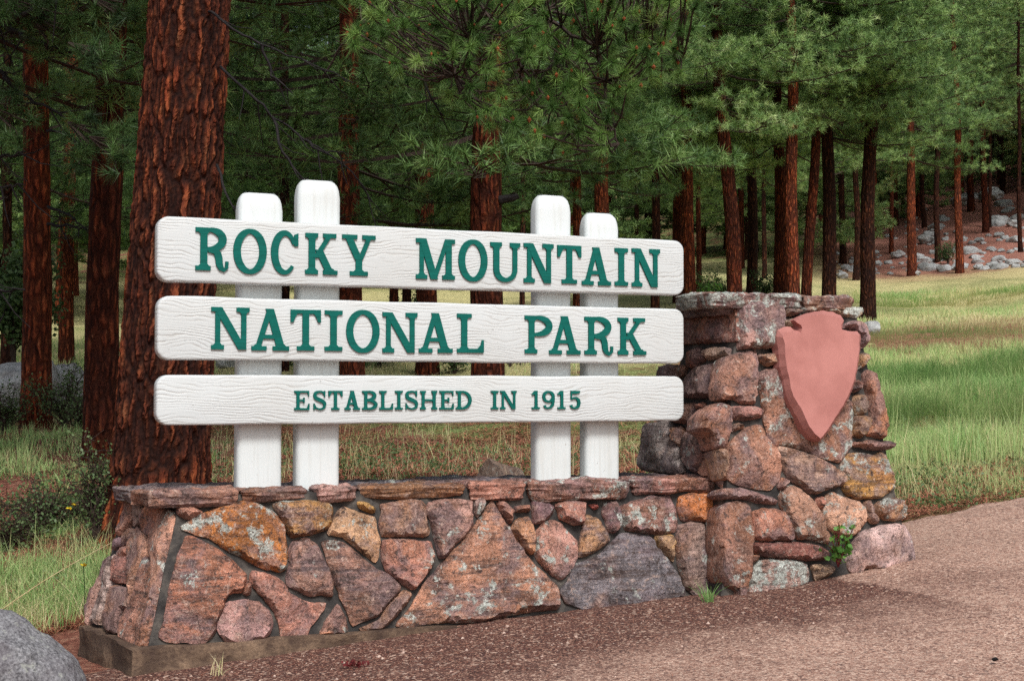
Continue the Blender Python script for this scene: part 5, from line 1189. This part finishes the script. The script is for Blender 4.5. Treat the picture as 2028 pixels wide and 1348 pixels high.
def litter(name, label, spec):
    Vs = []
    for n, a, b, y0, y1, L, w, seed in spec:
        X, Y, rs = scatter(n, a, b, y0, y1, seed, 1.1); k = notwall(X, Y); X, Y = X[k], Y[k]; m = len(X); Z = ground(X, Y) + rs.uniform(.004, .025, m); an = rs.uniform(0, 6.28, m); l = L * rs.uniform(.5, 1.2, m)
        P = np.stack([X, Y, Z], 1); d = np.stack([np.cos(an) * l, np.sin(an) * l, rs.normal(0, .15, m) * l], 1); s = np.stack([-np.sin(an), np.cos(an), 0 * an], 1) * w; Vs.append(np.stack([P - s, P + s, P + d], 1).reshape(-1, 3))
    V = np.concatenate(Vs); tag(link(name, mesh_np(name, V, np.arange(len(V)).reshape(-1, 3), M['litter'])), label, 'litter', kind='stuff')
litter('pine_litter', 'fallen red brown pine needles on the ground', [(52000, 380, 1330, 7.6, 18, .13, .0055, 31), (14000, -80, 400, 7.0, 12, .12, .0022, 32), (8000, -80, 330, 14, 17, .13, .004, 33), (20000, 1720, 2080, 8.8, 14, .12, .0035, 34), (9000, -80, 260, 6.2, 7.4, .12, .002, 35)])
def herbs():
    X, Y, rs = scatter(5200, -80, 1330, 7.8, 14, 41, 1.8); k = notwall(X, Y); X, Y = X[k], Y[k]; X2, Y2, _ = scatter(1300, 1720, 2080, 9.3, 16, 42, 1.8); k = notwall(X2, Y2); X = np.concatenate([X, X2[k]]); Y = np.concatenate([Y, Y2[k]])
    P = np.stack([X, Y, ground(X, Y) + rs.uniform(.01, .05, len(X))], 1); P = np.repeat(P, 3, 0) + rs.normal(size=(len(P) * 3, 3)) * .02; V, F, t = leaves(P, 0, .018, 43, .78)
    tag(link('ground_herbs', combine('ground_herbs', [(V, F, 0, t)], [M['leaf']])), 'low grey green leafy herbs among the fallen needles', 'plants', kind='stuff')
herbs()
def pebbles():
    rs = np.random.default_rng(9); n = 5200; u = rs.uniform(-.4, 6.5, n); d = .22 + rs.exponential(.9, n); X = P0[0] + u * CT + d * nv_[0]; Y = P0[1] + u * ST + d * nv_[1]
    k = (road_sd(X, Y) > .05) & (d > .36) & (Y > 4.8); X, Y = X[k], Y[k]; m = len(X); s = .0022 + rs.exponential(.0026, m); s = np.clip(s, 0, .014)
    oc = np.array([(1, 0, 0), (-.5, .87, 0), (-.5, -.87, 0), (0, 0, .8), (.2, .1, -.5)]); of = np.array([(0, 1, 3), (1, 2, 3), (2, 0, 3)])
    a = rs.uniform(0, 6.28, m); Z = ground(X, Y) + .012; V = np.empty((m, 5, 3)); V[:, :, 0] = X[:, None] + s[:, None] * (oc[:, 0] * np.cos(a)[:, None] - oc[:, 1] * np.sin(a)[:, None]); V[:, :, 1] = Y[:, None] + s[:, None] * (oc[:, 0] * np.sin(a)[:, None] + oc[:, 1] * np.cos(a)[:, None]); V[:, :, 2] = Z[:, None] + s[:, None] * oc[:, 2]
    F = (np.arange(m)[:, None, None] * 5 + of).reshape(-1, 3); tag(link('loose_gravel', mesh_np('loose_gravel', V.reshape(-1, 3), F, M['pebble'])), 'loose pinkish pebbles on the gravel', 'gravel', kind='stuff')
pebbles()
# small things on the ground
def stick(px, Y, L, ang, r, label, mat='straw', z=.03, name='dry_stalk', rise=0, cat='stalk'):
    X = at(px, Y); z0 = gz(X, Y) + z; P = [np.array([math.cos(ang) * L * f, math.sin(ang) * L * f, rise * L * f + .04 * math.sin(f * 3.1) * L]) for f in np.linspace(0, 1, 7)]
    V, F = tubes([(P, list(np.linspace(r, r * .4, 7)))], 5); tag(link(name, mesh_np(name, V, F, M[mat]), None, (X, Y, z0)), label, cat)
stick(-60, 7.2, .72, .35, .0032, 'long pale dry grass stalk slanting up across the grass at the left', rise=.62)
stick(1812, 12.8, .22, 2.9, .007, 'short black fallen stick in the grass right of the pillar', 'limb', name='fallen_stick', cat='stick')
stick(1970, 13.5, .14, 1.2, .006, 'small reddish stick standing in the meadow grass', 'limb', name='fallen_stick', rise=1.5, cat='stick')
def tuft(px, py, w, n, h, label, name, mat='grass', tone=.3):
    c = hit(px, py, vplane(-w)); x, y = L2W(c[0], c[1]); rs = np.random.default_rng(n); X = np.full(n, x) + rs.normal(0, .02, n); Y = np.full(n, y) + rs.normal(0, .02, n)
    V, F, t = blades(X, Y, rs.uniform(.4, 1, n) * h, np.full(n, .005), np.clip(rs.normal(tone, .1, n), 0, 1), n, .9, -.01); V = V - np.array([x, y, gz(x, y)])
    tag(link(name, combine(name, [(V, F, 0, t)], [M[mat]]), None, (x, y, gz(x, y))), label, 'grass')
tuft(1403, 1172, .42, 34, .11, 'little green grass tuft at the wall foot beside the tall pillar stone', 'grass_tuft')
tuft(428, 1338, .50, 12, .10, 'tiny tan dried grass sprout in front of the footing', 'grass_tuft', tone=.85)
def leafclump(px, py, w, label, n=60, s=.014, mat='redleaf', name='red_weed'):
    c = hit(px, py, vplane(-w)); x, y = L2W(c[0], c[1]); z = gz(x, y) + .02; rs = np.random.default_rng(n); P = rs.normal(size=(n, 3)) * np.array([.025, .025, .008]); P[:, 2] = abs(P[:, 2]) + .006
    V, F, t = leaves(P, 0, s, n, .5, 1.2); tag(link(name, combine(name, [(V, F, 0, t)], [M[mat]]), None, (x, y, z)), label, 'weed')
leafclump(702, 1308, .75, 'dark red weed flat on the gravel in front of the footing')
#leafclump(1412, 1190, .45, 'dark red clump of leaves at the wall foot under the grass tuft', 61)
def flower(px, py, Y, label):
    r = ray(px, py); p = CAM + r * (Y / r[1]); z = gz(p[0], p[1]); t = empty('yellow_flower', (p[0], p[1], z)); tag(t, label, 'flower'); h = max(.08, p[2] - z)
    V, F = tubes([([np.zeros(3), np.array([.01, 0, h / 2]), np.array([0, 0, h])], [.002] * 3)], 4); link('stem', mesh_np('stem', V, F, M['leaf']), t)
    P = np.array([[math.cos(a) * .010, math.sin(a) * .010, h + .003 * (a % 2)] for a in np.linspace(0, 6.28, 9)]); V, F, q = leaves(P, 0, .014, px, .5); link('petals', combine('petals', [(V, F, 0, q)], [M['yellow']]), t)
flower(157, 982, 9.0, 'upper yellow wildflower left of the huge trunk'); flower(145, 999, 8.9, 'brightest yellow wildflower left of the huge trunk'); flower(137, 1007, 8.85, 'lowest of the yellow wildflowers left of the huge trunk')
flower(165, 1119, 7.4, 'yellow wildflower in the grass close to the wall end')

def road_litter():
    rs = np.random.default_rng(77); n = 5200; X = rs.uniform(-1.8, 4.5, n); Y = rs.uniform(4.9, 10, n); d = (X - P0[0]) * nv_[0] + (Y - P0[1]) * nv_[1]
    k = (road_sd(X, Y) > .04) & (d > .38) & (rs.uniform(0, 1, n) < .25 + .75 * np.exp(-(d - .4) / .6)); X, Y = X[k], Y[k]; m = len(X); Z = ground(X, Y) + .024; a = rs.uniform(0, 6.28, m); l = rs.uniform(.015, .07, m)
    P = np.stack([X, Y, Z], 1); dd = np.stack([np.cos(a) * l, np.sin(a) * l, 0 * a], 1); s_ = np.stack([-np.sin(a), np.cos(a), 0 * a], 1) * .0013; V = np.stack([P - s_, P + s_, P + dd], 1).reshape(-1, 3)
    tag(link('blown_needles', mesh_np('blown_needles', V, np.arange(len(V)).reshape(-1, 3), M['litter'])), 'pine needles blown onto the gravel', 'litter', kind='stuff')
road_litter()
for px, Y, sx, lab in [(1965, 5.35, .014, 'dark pebble with an orange underside on the gravel at the lower right'), (1005, 6.5, .010, 'white pebble on the dark gravel in front of the wall centre'), (1140, 6.2, .010, 'pale pebble lowest of the white ones on the gravel in front of the wall'), (752, 6.05, .010, 'white pebble on the gravel near the footing')]:
    X = at(px, Y); link_ = link('pebble', rock_mesh(px, M['limb' if px > 1900 else 'pebble'], sx, sx * .8, sx * .6, 2), None, (X, Y, gz(X, Y) + .035)); tag(link_, lab, 'pebble')
